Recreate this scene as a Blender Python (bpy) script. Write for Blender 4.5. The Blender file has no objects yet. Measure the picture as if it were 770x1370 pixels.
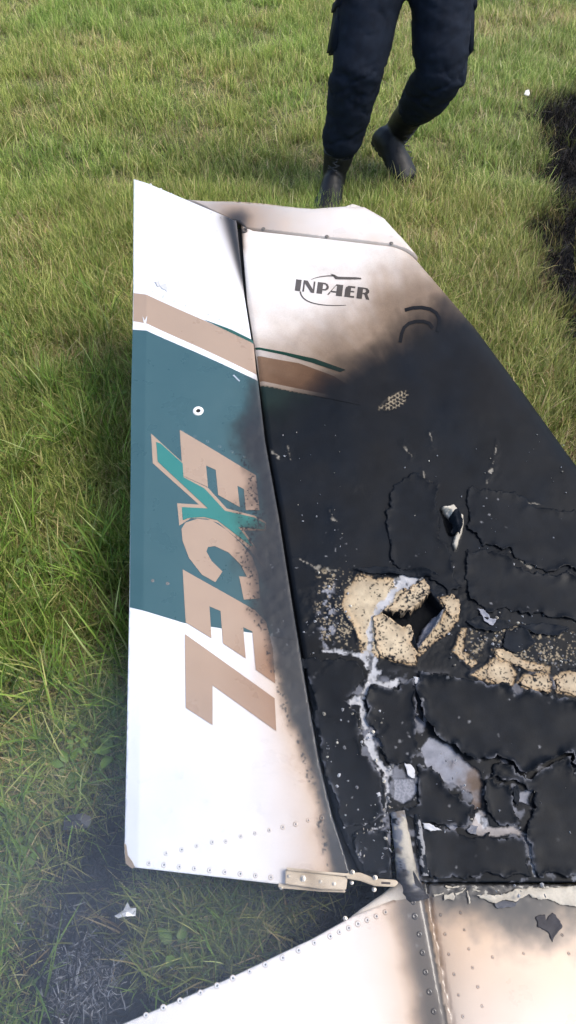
import bpy, bmesh, math, random
import numpy as np
from mathutils import Vector as V, Matrix
from mathutils.geometry import delaunay_2d_cdt

# ------------------------------------------------------------------ camera
R = math.radians
sc = bpy.context.scene
PITCH, CAMH, FPX = 48.0, 1.5, 1015.0          # degrees down, metres, focal length in photo pixels (770x1370)
cam_d = bpy.data.cameras.new('camera'); cam = bpy.data.objects.new('camera', cam_d)
sc.collection.objects.link(cam)
cam.location = (0, 0, CAMH); cam.rotation_euler = (R(90 - PITCH), 0, 0)
cam_d.sensor_fit = 'VERTICAL'; cam_d.angle = 2 * math.atan(685.0 / FPX)
cam_d.clip_start = 0.02; cam_d.clip_end = 2000
sc.camera = cam

# ------------------------------------------------------------------ light
SUN_DIR = V((0.50, -0.10, 0.86)).normalized()     # towards the sun: high, from the right
elev = math.asin(SUN_DIR.z); azim = math.atan2(SUN_DIR.x, SUN_DIR.y)
w = bpy.data.worlds.new('World'); sc.world = w; w.use_nodes = True
nt = w.node_tree; nt.nodes.clear()
sky = nt.nodes.new('ShaderNodeTexSky'); sky.sky_type = 'NISHITA'; sky.sun_disc = False
sky.sun_elevation = elev; sky.sun_rotation = azim; sky.dust_density = 2.5; sky.air_density = 1.0
bg = nt.nodes.new('ShaderNodeBackground'); bg.inputs[1].default_value = 0.15
wo = nt.nodes.new('ShaderNodeOutputWorld')
nt.links.new(sky.outputs[0], bg.inputs[0]); nt.links.new(bg.outputs[0], wo.inputs[0])
sd = bpy.data.lights.new('sun', 'SUN'); sd.energy = 1.7; sd.angle = R(20); sd.color = (1, .95, .87)
so = bpy.data.objects.new('sun', sd); sc.collection.objects.link(so)
so.rotation_euler = SUN_DIR.to_track_quat('Z', 'Y').to_euler(); so.location = (3, 1, 6)
sc.view_settings.view_transform = 'Standard'; sc.view_settings.look = 'None'
sc.view_settings.gamma = 1; sc.view_settings.use_curve_mapping = False
sc.view_settings.exposure = 1.0
sc.render.engine = 'CYCLES'
sc.cycles.max_bounces = 5; sc.cycles.transparent_max_bounces = 8; sc.cycles.volume_bounces = 0
sc.cycles.volume_step_rate = 4; sc.cycles.volume_max_steps = 48
sc.cycles.use_adaptive_sampling = True; sc.cycles.adaptive_threshold = .03

# ------------------------------------------------------------------ helpers
rng = np.random.default_rng(7); random.seed(7)
col = sc.collection
cp, sp = math.cos(R(PITCH)), math.sin(R(PITCH))

def ray(px, py):
    px = np.asarray(px, float); py = np.asarray(py, float)
    a = (px - 385) / FPX; b = (685 - py) / FPX
    return a, cp + b * sp, -sp + b * cp               # x, y, z of the direction
def project(x, y, z):
    z = z - CAMH
    d = y * cp - z * sp; u = y * sp + z * cp
    return 385 + FPX * x / d, 685 - FPX * u / d
def at_z(px, py, z=0.0):
    a, b, c = ray(px, py); t = (z - CAMH) / c
    return V((float(a * t), float(b * t), z))
def at_y(px, py, Y):
    a, b, c = ray(px, py); t = Y / b
    return V((float(a * t), Y, float(CAMH + c * t)))
# the plane of the fallen tail: tip propped up away from the camera
PA, PB, PC = 0.045, 0.243, 0.0
PN = np.array([-PC, -PB, 1.0]); PN /= np.linalg.norm(PN)
def plane_xy(px, py):
    a, b, c = ray(px, py); t = (PA - CAMH) / (c - PB * b - PC * a)
    return a * t, b * t
def on_plane(x, y, h=0.0):
    x = np.asarray(x, float); y = np.asarray(y, float); h = np.asarray(h, float)
    z = PA + PB * y + PC * x
    return np.stack([x + PN[0] * h, y + PN[1] * h, z + PN[2] * h], -1)
def P(px, py, h=0.0):
    x, y = plane_xy(px, py); return V(on_plane(x, y, h).tolist())

def hash2(ix, iy, s):
    n = (ix.astype(np.int64) * 374761393 + iy.astype(np.int64) * 668265263 + s * 1442695041) & 0x7fffffff
    n = ((n ^ (n >> 13)) * 1274126177) & 0x7fffffff
    n = ((n ^ (n >> 15)) * 2246822519) & 0x7fffffff
    return ((n ^ (n >> 16)) & 0xffff) / 65535.0
def vn(x, y, s=0):
    x = np.asarray(x, float); y = np.asarray(y, float)
    ix = np.floor(x); iy = np.floor(y); fx = x - ix; fy = y - iy
    fx = fx * fx * (3 - 2 * fx); fy = fy * fy * (3 - 2 * fy)
    a = hash2(ix, iy, s); b = hash2(ix + 1, iy, s); c = hash2(ix, iy + 1, s); d = hash2(ix + 1, iy + 1, s)
    return (a * (1 - fx) + b * fx) * (1 - fy) + (c * (1 - fx) + d * fx) * fy
def fbm(x, y, s=0, o=4):
    t = 0; a = .5; n = 0
    for k in range(o):
        t = t + a * vn(x, y, s + k * 17); n += a; a *= .5; x = x * 2.03 + 5.1; y = y * 2.03 + 3.7
    return t / n
def sst(a, b, x):
    t = np.clip((x - a) / (b - a), 0, 1); return t * t * (3 - 2 * t)
def seg_d(px, py, x0, y0, x1, y1):
    dx, dy = x1 - x0, y1 - y0; L = dx * dx + dy * dy + 1e-12
    t = np.clip(((px - x0) * dx + (py - y0) * dy) / L, 0, 1)
    return np.hypot(px - x0 - t * dx, py - y0 - t * dy), t
def poly_in(px, py, poly):
    ins = np.zeros(np.shape(px), bool); n = len(poly)
    for i in range(n):
        x0, y0 = poly[i]; x1, y1 = poly[(i + 1) % n]
        if y0 == y1: continue
        c = ((y0 > py) != (y1 > py)) & (px < (x1 - x0) * (py - y0) / (y1 - y0) + x0)
        ins ^= c
    return ins
def poly_sd(px, py, poly):                             # negative inside
    d = np.full(np.shape(px), 1e9); n = len(poly)
    for i in range(n):
        d = np.minimum(d, seg_d(px, py, *poly[i], *poly[(i + 1) % n])[0])
    return np.where(poly_in(px, py, poly), -d, d)
def line_d(px, py, pts):
    d = np.full(np.shape(px), 1e9)
    for a, b in zip(pts[:-1], pts[1:]): d = np.minimum(d, seg_d(px, py, *a, *b)[0])
    return d
def dens(poly, step, closed=True):
    out = []; n = len(poly)
    for i in range(n if closed else n - 1):
        a = np.array(poly[i], float); b = np.array(poly[(i + 1) % n], float)
        k = max(1, int(np.ceil(np.linalg.norm(b - a) / step)))
        for j in range(k): out.append(tuple(a + (b - a) * j / k))
    if not closed: out.append(tuple(poly[-1]))
    return out
def ribbon(pts, w0, w1=None):
    pts = [np.array(p, float) for p in pts]; L = []; Rr = []; n = len(pts)
    if w1 is None: w1 = w0
    for i, p in enumerate(pts):
        t = pts[min(i + 1, n - 1)] - pts[max(i - 1, 0)]; t /= np.linalg.norm(t) + 1e-9
        nn = np.array([-t[1], t[0]]); ww = (w0 + (w1 - w0) * i / max(1, n - 1)) * .5
        L.append(tuple(p + nn * ww)); Rr.append(tuple(p - nn * ww))
    return L + Rr[::-1]

def link(name, me, mat=None, parent=None, kind=None):
    o = bpy.data.objects.new(name, me); col.objects.link(o)
    if mat is not None and me is not None:
        for m in (mat if isinstance(mat, list) else [mat]): me.materials.append(m)
    if parent is not None: o.parent = parent
    if kind: o['kind'] = kind
    return o
def tag(o, label, cat, group=None):
    o['label'] = label; o['category'] = cat
    if group: o['group'] = group
    return o
def empty(name, loc):
    o = bpy.data.objects.new(name, None); col.objects.link(o); o.location = loc
    o.empty_display_size = .1
    return o
def set_attr(me, name, arr, typ='FLOAT_COLOR'):
    a = me.attributes.new(name, typ, 'POINT')
    arr = np.asarray(arr, np.float32)
    if typ == 'FLOAT_COLOR':
        if arr.shape[1] == 3: arr = np.concatenate([arr, np.ones((len(arr), 1), np.float32)], 1)
        a.data.foreach_set('color', arr.ravel())
    elif typ == 'FLOAT_VECTOR': a.data.foreach_set('vector', arr.ravel())
    else: a.data.foreach_set('value', arr.ravel())
def mesh_np(name, v, f, smooth=True):
    me = bpy.data.meshes.new(name)
    v = np.asarray(v, np.float32); f = np.asarray(f, np.int32)
    k = f.shape[1]
    me.vertices.add(len(v)); me.vertices.foreach_set('co', v.ravel())
    me.loops.add(f.size); me.loops.foreach_set('vertex_index', f.ravel())
    me.polygons.add(len(f)); me.polygons.foreach_set('loop_start', np.arange(0, f.size, k, dtype=np.int32))
    me.polygons.foreach_set('loop_total', np.full(len(f), k, np.int32))
    me.update(calc_edges=True); me.validate()
    me.polygons.foreach_set('use_smooth', np.full(len(me.polygons), smooth, bool))
    return me

# ------------------------------------------------------------------ materials
def new_mat(name):
    m = bpy.data.materials.new(name); m.use_nodes = True
    t = m.node_tree; b = t.nodes['Principled BSDF']; return m, t, b
def N(t, typ, **kw):
    n = t.nodes.new(typ)
    for k, v in kw.items():
        if k.startswith('i_'):
            key = k[2:]; n.inputs[int(key) if key.isdigit() else key].default_value = v
        else: setattr(n, k, v)
    return n
def attr_mat(name, bump=.15, bscale=700, spec=.5, coat=0.0, grain=.12):
    """colour and roughness come with the mesh (paint, soot, bare laminate); the nodes add grain and relief"""
    m, t, b = new_mat(name)
    a = N(t, 'ShaderNodeAttribute', attribute_name='Col'); r = N(t, 'ShaderNodeAttribute', attribute_name='Rgh')
    tc = N(t, 'ShaderNodeTexCoord'); nz = N(t, 'ShaderNodeTexNoise'); nz.inputs['Scale'].default_value = bscale
    nz.inputs['Detail'].default_value = 4
    n2 = N(t, 'ShaderNodeTexNoise'); n2.inputs['Scale'].default_value = 23; n2.inputs['Detail'].default_value = 6
    t.links.new(tc.outputs['Object'], nz.inputs['Vector']); t.links.new(tc.outputs['Object'], n2.inputs['Vector'])
    mr = N(t, 'ShaderNodeMapRange'); mr.inputs[3].default_value = 1 - grain; mr.inputs[4].default_value = 1 + grain
    ad = N(t, 'ShaderNodeMath', operation='ADD'); t.links.new(nz.outputs[0], ad.inputs[0]); t.links.new(n2.outputs[0], ad.inputs[1])
    hf = N(t, 'ShaderNodeMath', operation='MULTIPLY', i_1=.5); t.links.new(ad.outputs[0], hf.inputs[0])
    t.links.new(hf.outputs[0], mr.inputs[0])
    mx = N(t, 'ShaderNodeMixRGB', blend_type='MULTIPLY', i_0=1.0)
    t.links.new(a.outputs['Color'], mx.inputs[1]); t.links.new(mr.outputs[0], mx.inputs[2])
    t.links.new(mx.outputs[0], b.inputs['Base Color'])
    rr = N(t, 'ShaderNodeMath', operation='MULTIPLY_ADD', i_1=.25); t.links.new(n2.outputs[0], rr.inputs[0])
    s2 = N(t, 'ShaderNodeMath', operation='SUBTRACT', i_1=.12); t.links.new(r.outputs['Fac'], s2.inputs[0])
    t.links.new(s2.outputs[0], rr.inputs[2]); t.links.new(rr.outputs[0], b.inputs['Roughness'])
    bp = N(t, 'ShaderNodeBump', i_Strength=bump, i_Distance=.001); t.links.new(nz.outputs[0], bp.inputs['Height'])
    t.links.new(bp.outputs[0], b.inputs['Normal'])
    b.inputs['Specular IOR Level'].default_value = spec; b.inputs['Coat Weight'].default_value = coat
    return m
def noise_mat(name, c0, c1, scale=60, rough=.6, metallic=0, bump=.2, bscale=None, spec=.5, dist=.002):
    m, t, b = new_mat(name)
    tc = N(t, 'ShaderNodeTexCoord'); nz = N(t, 'ShaderNodeTexNoise'); nz.inputs['Scale'].default_value = scale
    nz.inputs['Detail'].default_value = 6; t.links.new(tc.outputs['Object'], nz.inputs['Vector'])
    cr = N(t, 'ShaderNodeValToRGB'); cr.color_ramp.elements[0].position = .35; cr.color_ramp.elements[1].position = .65
    cr.color_ramp.elements[0].color = (*c0, 1); cr.color_ramp.elements[1].color = (*c1, 1)
    t.links.new(nz.outputs[0], cr.inputs[0]); t.links.new(cr.outputs[0], b.inputs['Base Color'])
    nb = N(t, 'ShaderNodeTexNoise'); nb.inputs['Scale'].default_value = bscale or scale * 4; nb.inputs['Detail'].default_value = 5
    t.links.new(tc.outputs['Object'], nb.inputs['Vector'])
    bp = N(t, 'ShaderNodeBump', i_Strength=bump, i_Distance=dist); t.links.new(nb.outputs[0], bp.inputs['Height'])
    t.links.new(bp.outputs[0], b.inputs['Normal'])
    b.inputs['Roughness'].default_value = rough; b.inputs['Metallic'].default_value = metallic
    b.inputs['Specular IOR Level'].default_value = spec
    return m
M_paint = attr_mat('aircraft_paint', bump=.08, coat=0.22, grain=.07)
M_burnt = attr_mat('burnt_laminate', bump=.15, bscale=300, spec=.10, grain=.3)
M_metal = noise_mat('zinc_steel', (.24, .185, .125), (.44, .365, .27), 18, .55, .15, .15)
M_bolt = noise_mat('bolt_steel', (.3, .27, .22), (.5, .47, .42), 90, .35, .85, .1)

# ------------------------------------------------------------------ soot, paint and relief of the tail, in photo pixels
WHITE = np.array([.63, .645, .67]); BLUE = np.array([.034, .083, .093]); TAN = np.array([.315, .228, .165])
TEAL = np.array([.027, .155, .137]); GREEN = np.array([.013, .075, .058]); SOOT = np.array([.0040, .0052, .0074])
BEIGE = np.array([.335, .275, .19]); CHALK = np.array([.30, .30, .31]); LILAC = np.array([.17, .175, .20])
CREAM = np.array([.46, .42, .35])

HINGE = [(319, 297), (330, 400), (340, 462), (347, 512), (357, 590), (375, 690), (392, 800), (412, 920), (430, 1020), (447, 1092), (478, 1172)]
def hinge_x(py): return np.interp(py, [p[1] for p in HINGE], [p[0] for p in HINGE])

def rudder_soot(px, py):
    n = fbm(px / 26, py / 34, 3, 4) - .5; n2 = fbm(px / 7, py / 7, 9, 3) - .5
    xs = np.interp(py, [470, 520, 560, 600, 640, 700, 760, 800, 850, 900, 950, 1000, 1050, 1100, 1150, 1190],
                   [372, 350, 334, 328, 338, 340, 334, 346, 356, 369, 384, 402, 417, 430, 437, 440])
    wd = np.interp(py, [480, 560, 700, 800, 900, 1200], [40, 52, 50, 40, 26, 20])
    d = px - xs + n * wd * .8 + n2 * wd * .12
    S = sst(-.5, .5, d / wd)
    sc_ = np.exp(-np.clip(-d, 0, None) / np.interp(py, [800, 900, 1100], [20, 46, 72])) * sst(800, 900, py) * .95
    sc_ = np.maximum(sc_, np.exp(-np.clip(-d, 0, None) / 22) * .45)
    dd, t = seg_d(px, py, 308, 294, 329, 395)
    wn = 9.5 * (1 - t) + 2.0
    S = np.maximum(S, np.exp(-(dd / wn) ** 2) * .95)
    sc_ = np.maximum(sc_, np.exp(-dd / (15 * (1 - t) + 4)) * .75)
    return S, np.clip(sc_, 0, 1)
def fin_soot(px, py):
    ang = np.arctan2(py - 560, px - 560); rr = np.hypot(py - 560, px - 560)
    st = fbm(ang * 11, rr / 90, 21, 4) - .5
    n = fbm(px / 40, py / 40, 5, 4) - .5
    yf = np.interp(px, [330, 360, 400, 440, 470, 500, 535, 575, 610, 650, 700], [560, 552, 530, 500, 480, 452, 428, 408, 402, 410, 420])
    d = py - yf + st * 14 + n * 46
    S = sst(-62, 48, d)
    S = np.maximum(S, .46 * sst(-150, 20, d + n * 40))
    left = sst(440, 350, px) * sst(700, 520, py)
    S = S * (1 - .14 * left)
    sc_ = np.clip(sst(-190, 10, d + st * 40) * .8 + .07, 0, 1)
    dd, t = seg_d(px, py, 322, 297, 322, 330)
    sc_ = np.maximum(sc_, np.exp(-dd / 9) * .9)
    S = np.maximum(S, np.exp(-(dd / 3.5) ** 2) * .7)
    return np.clip(S, 0, .985), sc_
def cap_soot(px, py):
    dd = np.hypot((px - 316) / 1.25, py - 296)
    n = fbm(px / 20, py / 20, 41, 4) - .5
    S = np.exp(-((dd + n * 12) / 20) ** 2) * .85
    S = np.maximum(S, .28 * np.exp(-((dd + n * 30) / 60) ** 2))
    return S, np.clip(np.exp(-dd / 60) * .75 + .16 + n * .3 + .35 * sst(300, 345, py), 0, 1)
def cone_soot(px, py):
    n = fbm(px / 34, py / 34, 51, 4) - .5; n2 = fbm(px / 9, py / 9, 57, 3) - .5
    xr = np.interp(py, [1190, 1370, 1600], [556, 590, 630])                   # the fold
    right = px > xr + 8
    # right panel
    d = py - 1218 + n * 70 - (px - 640) * .04
    Sr = .96 * (1 - sst(-25, 62, d)) ; Sr = np.maximum(Sr, .42 * np.exp(-np.clip(px - xr - 10, 0, None) / 30))
    scr = np.clip(.46 + .40 * (1 - sst(20, 200, d)) + n * .25, 0, 1)
    # left panel and fold
    dl = px - (xr - 36) + n * 14 + n2 * 3
    Sl = sst(-14, 22, dl) * .80
    dk = np.hypot(px - 560, (py - 1192)); Sl = np.maximum(Sl, np.exp(-(dk / 22) ** 2) * .95)
    scl = np.clip(np.exp(-np.clip(-dl, 0, None) / 60) * .75 + .06, 0, 1)
    return np.where(right, Sr, Sl), np.where(right, scr, scl)
SOOTF = {'rudder': rudder_soot, 'fin': fin_soot, 'cap': cap_soot, 'cone': cone_soot}
def tint(base, S, s, px, py):
    base = np.broadcast_to(np.asarray(base, float), (len(px), 3))
    dirt = 1 - .06 * fbm(px / 60, py / 60, 77, 4)[:, None]
    c = base * dirt
    sc2 = np.clip(s, 0, 1)[:, None]
    c = c * (1 - sc2 + sc2 * np.array([.60, .385, .215]))
    k = (.45 + .7 * fbm(px / 18, py / 18, 33, 5) + .6 * fbm(px / 90, py / 90, 35, 3))[:, None]
    bn = (fbm(px / 55, py / 55, 37, 4) - .5)[:, None] * 2
    blk = SOOT * k * (1 + bn * np.array([.55, .2, -.1]))
    S = S[:, None]
    # soot films darken multiplicatively before they turn opaque
    c = c * (1 - .55 * S) 
    return c * (1 - S) ** 1.25 + blk * (1 - (1 - S) ** 1.25)
def shade(zone, px, py, base):
    S, s = SOOTF[zone](px, py)
    c = tint(base, S, s, px, py)
    r = .30 + .22 * S
    # blisters: black pepper where the paint starts to burn
    pep = vn(px / 1.9, py / 1.9, 61) * .7 + vn(px / 4.2, py / 4.2, 62) * .3
    band = np.clip(np.exp(-((S - .4) / .33) ** 2) * 1.0 + .0, 0, 1) * sst(.25, .55, fbm(px / 30, py / 30, 63, 3) + .12)
    if zone == 'rudder': band = band * sst(560, 620, py)
    else: band = band * 0
    m = sst(.72, .80, pep + band * .10)[:, None] * (np.clip(band * 1.4, 0, 1) * sst(.03, .14, S))[:, None]
    c = c * (1 - m) + SOOT * m
    # pale specks and scuffs on the burnt paint
    sp_ = vn(px / 1.7 + 9, py / 1.7, 71) * .6 + vn(px / 3.1, py / 3.1, 72) * .4
    zone_n = fbm(px / 45, py / 45, 73, 3)
    m = (sst(.87, .93, sp_ + (zone_n - .5) * .36) * (S > .6) * .7 * sst(690, 760, py))[:, None]
    if zone != 'fin': m = m * .35
    c = c * (1 - m) + CHALK * .7 * m
    return np.clip(c, 0, 1), r

# pieces of burnt-off paint: (polygon, colour, height in metres, ragged, pepper)
A1 = [(463, 787), (482, 768), (526, 774), (545, 790), (567, 774), (575, 792), (575, 797), (549, 820), (515, 820), (536, 836), (552, 846), (549, 858), (559, 884), (557, 891), (510, 880), (482, 878), (476, 844), (458, 807)]
A2 = [(585, 800), (600, 795), (617, 805), (614, 826), (600, 846), (580, 862), (562, 880), (560, 862), (580, 838), (592, 820)]
B1 = [(606, 872), (618, 838), (624, 838), (620, 868), (640, 886), (630, 892)]
B2 = [(626, 903), (650, 890), (656, 880), (682, 884), (690, 900), (684, 920), (640, 909)]
B3 = [(690, 914), (700, 902), (732, 900), (738, 914), (736, 929), (710, 924)]
B4 = [(738, 906), (752, 900), (772, 897), (900, 900), (900, 960), (772, 935), (744, 926)]
B5 = [(657, 870), (668, 868), (700, 882), (736, 892), (734, 900), (712, 898), (690, 888), (662, 880)]
HOLE = [(512, 820), (549, 819), (575, 796), (590, 816), (580, 838), (560, 866), (556, 850), (549, 834), (536, 838)]
HOLE_IN = [(592, 818), (584, 836), (566, 858), (560, 868), (558, 862), (568, 838), (580, 822)]
SPK1 = [(420, 760), (470, 758), (480, 800), (482, 870), (432, 872), (418, 810)]
SPK2 = [(618, 840), (650, 838), (680, 835), (772, 845), (772, 895), (700, 885), (650, 868), (632, 888)]
D1 = [(563, 1003), (572, 988), (600, 995), (622, 1018), (638, 1030), (645, 1050), (643, 1080), (634, 1082), (630, 1060), (600, 1046), (572, 1026)]
E1 = [(526, 1043), (552, 1040), (558, 1056), (550, 1070), (538, 1076), (526, 1070)]
F1 = [(640, 1083), (648, 1086), (646, 1104), (660, 1106), (690, 1108), (704, 1118), (668, 1118), (640, 1116), (624, 1112)]
G1 = [(690, 1052), (698, 1058), (716, 1054), (706, 1066), (706, 1078), (694, 1074)]
CRESC = [(590, 680), (606, 677), (619, 692), (617, 716), (608, 737), (604, 730), (610, 712), (606, 696)]
CRESC_HOLE = [(588, 682), (602, 684), (606, 700), (608, 716), (600, 716), (596, 700)]
CRK = [([(432, 872), (456, 872), (482, 878), (492, 888)], 5), ([(549, 770), (540, 780)], 22), ([(540, 782), (526, 794), (510, 812), (497, 824), (495, 850), (494, 880)], 8),
       ([(494, 876), (497, 895), (497, 912)], 13), ([(497, 912), (512, 919), (528, 914)], 9), ([(494, 914), (486, 930), (468, 940)], 6), ([(470, 938), (482, 942), (486, 972)], 8),
       ([(492, 985), (498, 1010), (512, 1026), (517, 1034)], 9), ([(514, 1030), (518, 1060)], 4.5), ([(516, 1062), (513, 1092)], 2.2), ([(492, 1116), (505, 1108), (522, 1104)], 2.6),
       ([(500, 962), (506, 978), (513, 972)], 7), ([(424, 905), (430, 897), (438, 885)], 4.5), ([(424, 956), (431, 962), (438, 963)], 3),
       ([(446, 970), (455, 966), (466, 964), (468, 956)], 1.6), ([(706, 1118), (711, 1150), (714, 1172)], 3), ([(641, 1090), (646, 1104)], 9)]
FINE = [([(563, 631), (572, 640), (586, 648)], 3), ([(584, 650), (583, 662)], 2), ([(661, 589), (662, 610), (655, 628), (648, 648)], 2.2), ([(692, 668), (708, 674), (725, 679)], 2.2),
        ([(681, 740), (694, 748), (711, 760)], 2.6), ([(440, 684), (444, 692), (450, 697)], 2), ([(536, 592), (547, 606), (552, 612)], 1.6), ([(385, 750), (410, 752), (432, 762), (452, 762)], 2.0),
        ([(577, 580), (581, 598)], 1.4), ([(596, 735), (590, 745)], 2), ([(640, 1000), (652, 1010)], 1.4), ([(742, 1030), (760, 1020), (772, 1016)], 2.4), ([(360, 600), (372, 612)], 1.5), ([(386, 598), (392, 612)], 1.6)]
def fin_surface(px, py):
    """height (m) and exposed-material colour of the burnt fin skin"""
    wx = (fbm(px / 22, py / 22, 101, 4) - .5) * 16 + (vn(px / 5, py / 5, 103) - .5) * 4
    wy = (fbm(px / 22, py / 22, 111, 4) - .5) * 16 + (vn(px / 5, py / 5, 113) - .5) * 4
    qx, qy = px + wx * .55, py + wy * .55; rx, ry = px + wx * .25, py + wy * .25
    burn = sst(430, 560, py - (px - 560) * .1)
    h = (fbm(px / 130, py / 130, 121, 3) - .5) * .008 * burn + (fbm(px / 34, py / 34, 122, 3) - .5) * .0014 * burn
    rug = sst(.5, .62, fbm(px / 80, py / 80, 124, 3)) * burn * sst(610, 680, py) * sst(930, 860, py)
    h = h + (fbm(px / 9, py / 9, 125, 3) - .5) * .0032 * rug
    # leading edge rolls over
    LE = [(560, 338), (640, 430), (700, 510), (770, 605), (930, 822)]
    dle = line_d(px, py, LE); Rr = 34.0
    k = np.clip((Rr - dle) / Rr, 0, 1); h = h - .035 * (1 - np.sqrt(np.clip(1 - k * k, 0, 1)))
    # edge of the skin along the hinge
    dh = px - hinge_x(py); h = h - .006 * np.clip(1 - dh / 7, 0, 1) ** 2
    expo = np.zeros((len(px), 3)); em = np.zeros(len(px)); rg = np.full(len(px), -1.0)
    def put(mask, c, rough=None):
        nonlocal expo, em
        expo[:] = expo * (1 - mask[:, None]) + np.asarray(c) * mask[:, None]; em[:] = em * (1 - mask) + mask
        if rough is not None: rg[mask > .5] = rough
    # drop cracks at the foot of plates
    pep = vn(px / 1.5, py / 1.5, 141) * .6 + vn(px / 2.9, py / 2.9, 142) * .4
    mot = fbm(px / 12, py / 12, 143, 4)
    for poly in (A1, A2, B1, B2, B3, B4, B5):
        d = poly_sd(px + wx * .5, py + wy * .5, poly); m = sst(1.3, -1.3, d)
        edge = np.exp(-np.clip(-d, 0, None) / 6)
        c = BEIGE * (.55 + .9 * mot)[:, None]
        c = c * (1 - .45 * edge[:, None] * np.array([.3, .6, .9]))
        pm = sst(.68, .78, pep * .97 + edge * .20 + (fbm(px / 24, py / 24, 144, 3) - .5) * .42)[:, None]
        c = c * (1 - pm) + SOOT * 1.2 * pm
        put(m, c, .7); h = h + m * (-.001 + .0022 * edge * mot)
        h = h + .0020 * np.exp(-((d - 1.5) / 1.5) ** 2) * (mot > .45)
    for poly in (SPK1, SPK2):
        d = poly_sd(qx, qy, poly); m = sst(4, -8, d) * sst(.63, .72, pep + (fbm(px / 14, py / 14, 145, 3) - .5) * .35)
        put(m * .9, BEIGE * .8, .7)
    # scattered pale flakes at the left of the bare patch
    d = poly_sd(px, py, [(425, 790), (445, 780), (448, 850), (440, 872), (428, 860)])
    m = sst(8, -4, d) * sst(.56, .66, fbm(px / 7, py / 7, 146, 3)); put(m * .8, LILAC * 1.3, .6)
    # hole through the skin
    d = poly_sd(rx, ry, HOLE); m = sst(1, -1, d); put(sst(2.6, 1.2, d), SOOT * .6, .8); h = h - .030 * m
    h = h + .004 * np.exp(-((d - 2.5) / 3.0) ** 2)
    d = poly_sd(rx, ry, HOLE_IN); m = sst(1, -1, d); put(m, LILAC * (.4 + 1.1 * mot)[:, None], .45); h = h + .014 * m
    d = poly_sd(rx, ry, CRESC_HOLE); m = sst(1, -1, d); put(sst(2.6, 1.2, d), SOOT * .6, .8); h = h - .014 * m
    d = poly_sd(rx, ry, CRESC); m = sst(1, -1, d); put(m, CREAM * (.6 + .5 * mot)[:, None], .7); h = h + .009 * m
    d = poly_sd(qx, qy, D1); m = sst(1, -1, d)
    f = sst(600, 645, px + (fbm(px / 14, py / 14, 147, 3) - .5) * 50)[:, None]
    c = (LILAC * (1 - f) + np.array([.085, .062, .048]) * f) * (.6 + .8 * mot)[:, None]; put(m, c, .55); h = h - .004 * m
    d = poly_sd(rx, ry, E1); m = sst(1, -1, d); wv = (np.sin(px * 2.4) * np.sin(py * 2.4) > 0)
    put(m, LILAC * (.75 + .35 * wv)[:, None], .5); h = h - .002 * m
    d = poly_sd(qx, qy, F1); m = sst(1, -1, d); put(m, np.array([.24, .22, .21]) * (.5 + mot)[:, None], .6); h = h - .003 * m
    d = poly_sd(qx, qy, G1); m = sst(1, -1, d); put(m, LILAC * (.5 + .7 * mot)[:, None], .6); h = h - .003 * m
    for pts, wd in CRK:
        d = line_d(px + wx * .55, py + wy * .55, pts) - wd * .5 * (2.6 * fbm(px / 9, py / 9, 151, 4) - .38)
        m = sst(.9, -.7, d); c = CHALK * (.75 + .6 * mot)[:, None]
        dk = sst(.62, .7, fbm(px / 5, py / 5, 152, 2))[:, None] * .7; c = c * (1 - dk) + SOOT * dk
        put(m, c, .65); h = h - .0022 * m + .0010 * np.exp(-((d - 1.2) / 1.2) ** 2) * (mot > .5)
    for pts, wd in FINE:
        d = line_d(px + wx * .8, py + wy * .8, pts) - wd * .5 * (5.5 * fbm(px / 6, py / 6, 153, 3) - 2.3)
        m = sst(.8, -.6, d); put(m * .8, CREAM * .6 * (.4 + mot)[:, None], .7); h = h - .0012 * m + .0007 * np.exp(-(line_d(px + wx, py + wy, pts) / 4) ** 2)
    # burnt-through honeycomb cells
    a = math.radians(-33); ux = (px - 527) * math.cos(a) + (py - 537) * math.sin(a); uy = -(px - 527) * math.sin(a) + (py - 537) * math.cos(a)
    el = (ux / 22) ** 2 + (uy / 8.5) ** 2
    hx = ux / 5.2; hy = uy / 5.2; row = np.round(hy / .866); cx = np.round(hx - .5 * (row % 2)) + .5 * (row % 2)
    cd = np.hypot(hx - cx, hy - row * .866)
    m = sst(.36, .44, cd + (vn(px / 2.5, py / 2.5, 156) - .5) * .22) * sst(1.15, .7, el + (mot - .5) * 1.8); put(m * .9, BEIGE * .75, .7); h = h - .0012 * sst(1.1, .8, el) * (1 - m)
    # ring of lifted paint round a fastener
    rr = np.hypot(px - 601, (py - 1151) * 1.1); m = sst(2.2, .6, np.abs(rr - 6.5)) * sst(.36, .5, fbm(px / 4, py / 4, 155, 2)) + sst(3.2, 2, rr) * .5
    put(np.clip(m, 0, 1) * .85, CHALK, .6)
    # what shows between the sheets of burnt paint: ash-grey and pale primer
    low = sst(885, 915, py) * sst(30, 60, px - hinge_x(py))
    m = low * sst(.54, .64, fbm(px / 16, py / 16, 161, 4)) * (1 - em); put(m * .85, LILAC * (.35 + .9 * mot)[:, None], .65)
    return h, expo, em, rg
def rudder_h(px, py):
    te = np.interp(py, [237, 390, 520, 800, 1150], [178, 177, 175, 172, 165])
    d = px - te
    h = -.0055 * np.clip(1 - d / 19, 0, 1) + .006 * sst(0, 140, d) - .002
    dh = hinge_x(py) - px
    h = h - .005 * (1 - np.sqrt(np.clip(1 - np.clip(1 - dh / 6, 0, 1) ** 2, 0, 1)))
    h = h + (fbm(px / 110, py / 110, 201, 2) - .5) * .006 + (fbm(px / 38, py / 38, 202, 2) - .5) * .0007
    S, _ = rudder_soot(px, py)
    h = h + (fbm(px / 10, py / 10, 203, 3) - .5) * .0010 * S
    return h
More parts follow.
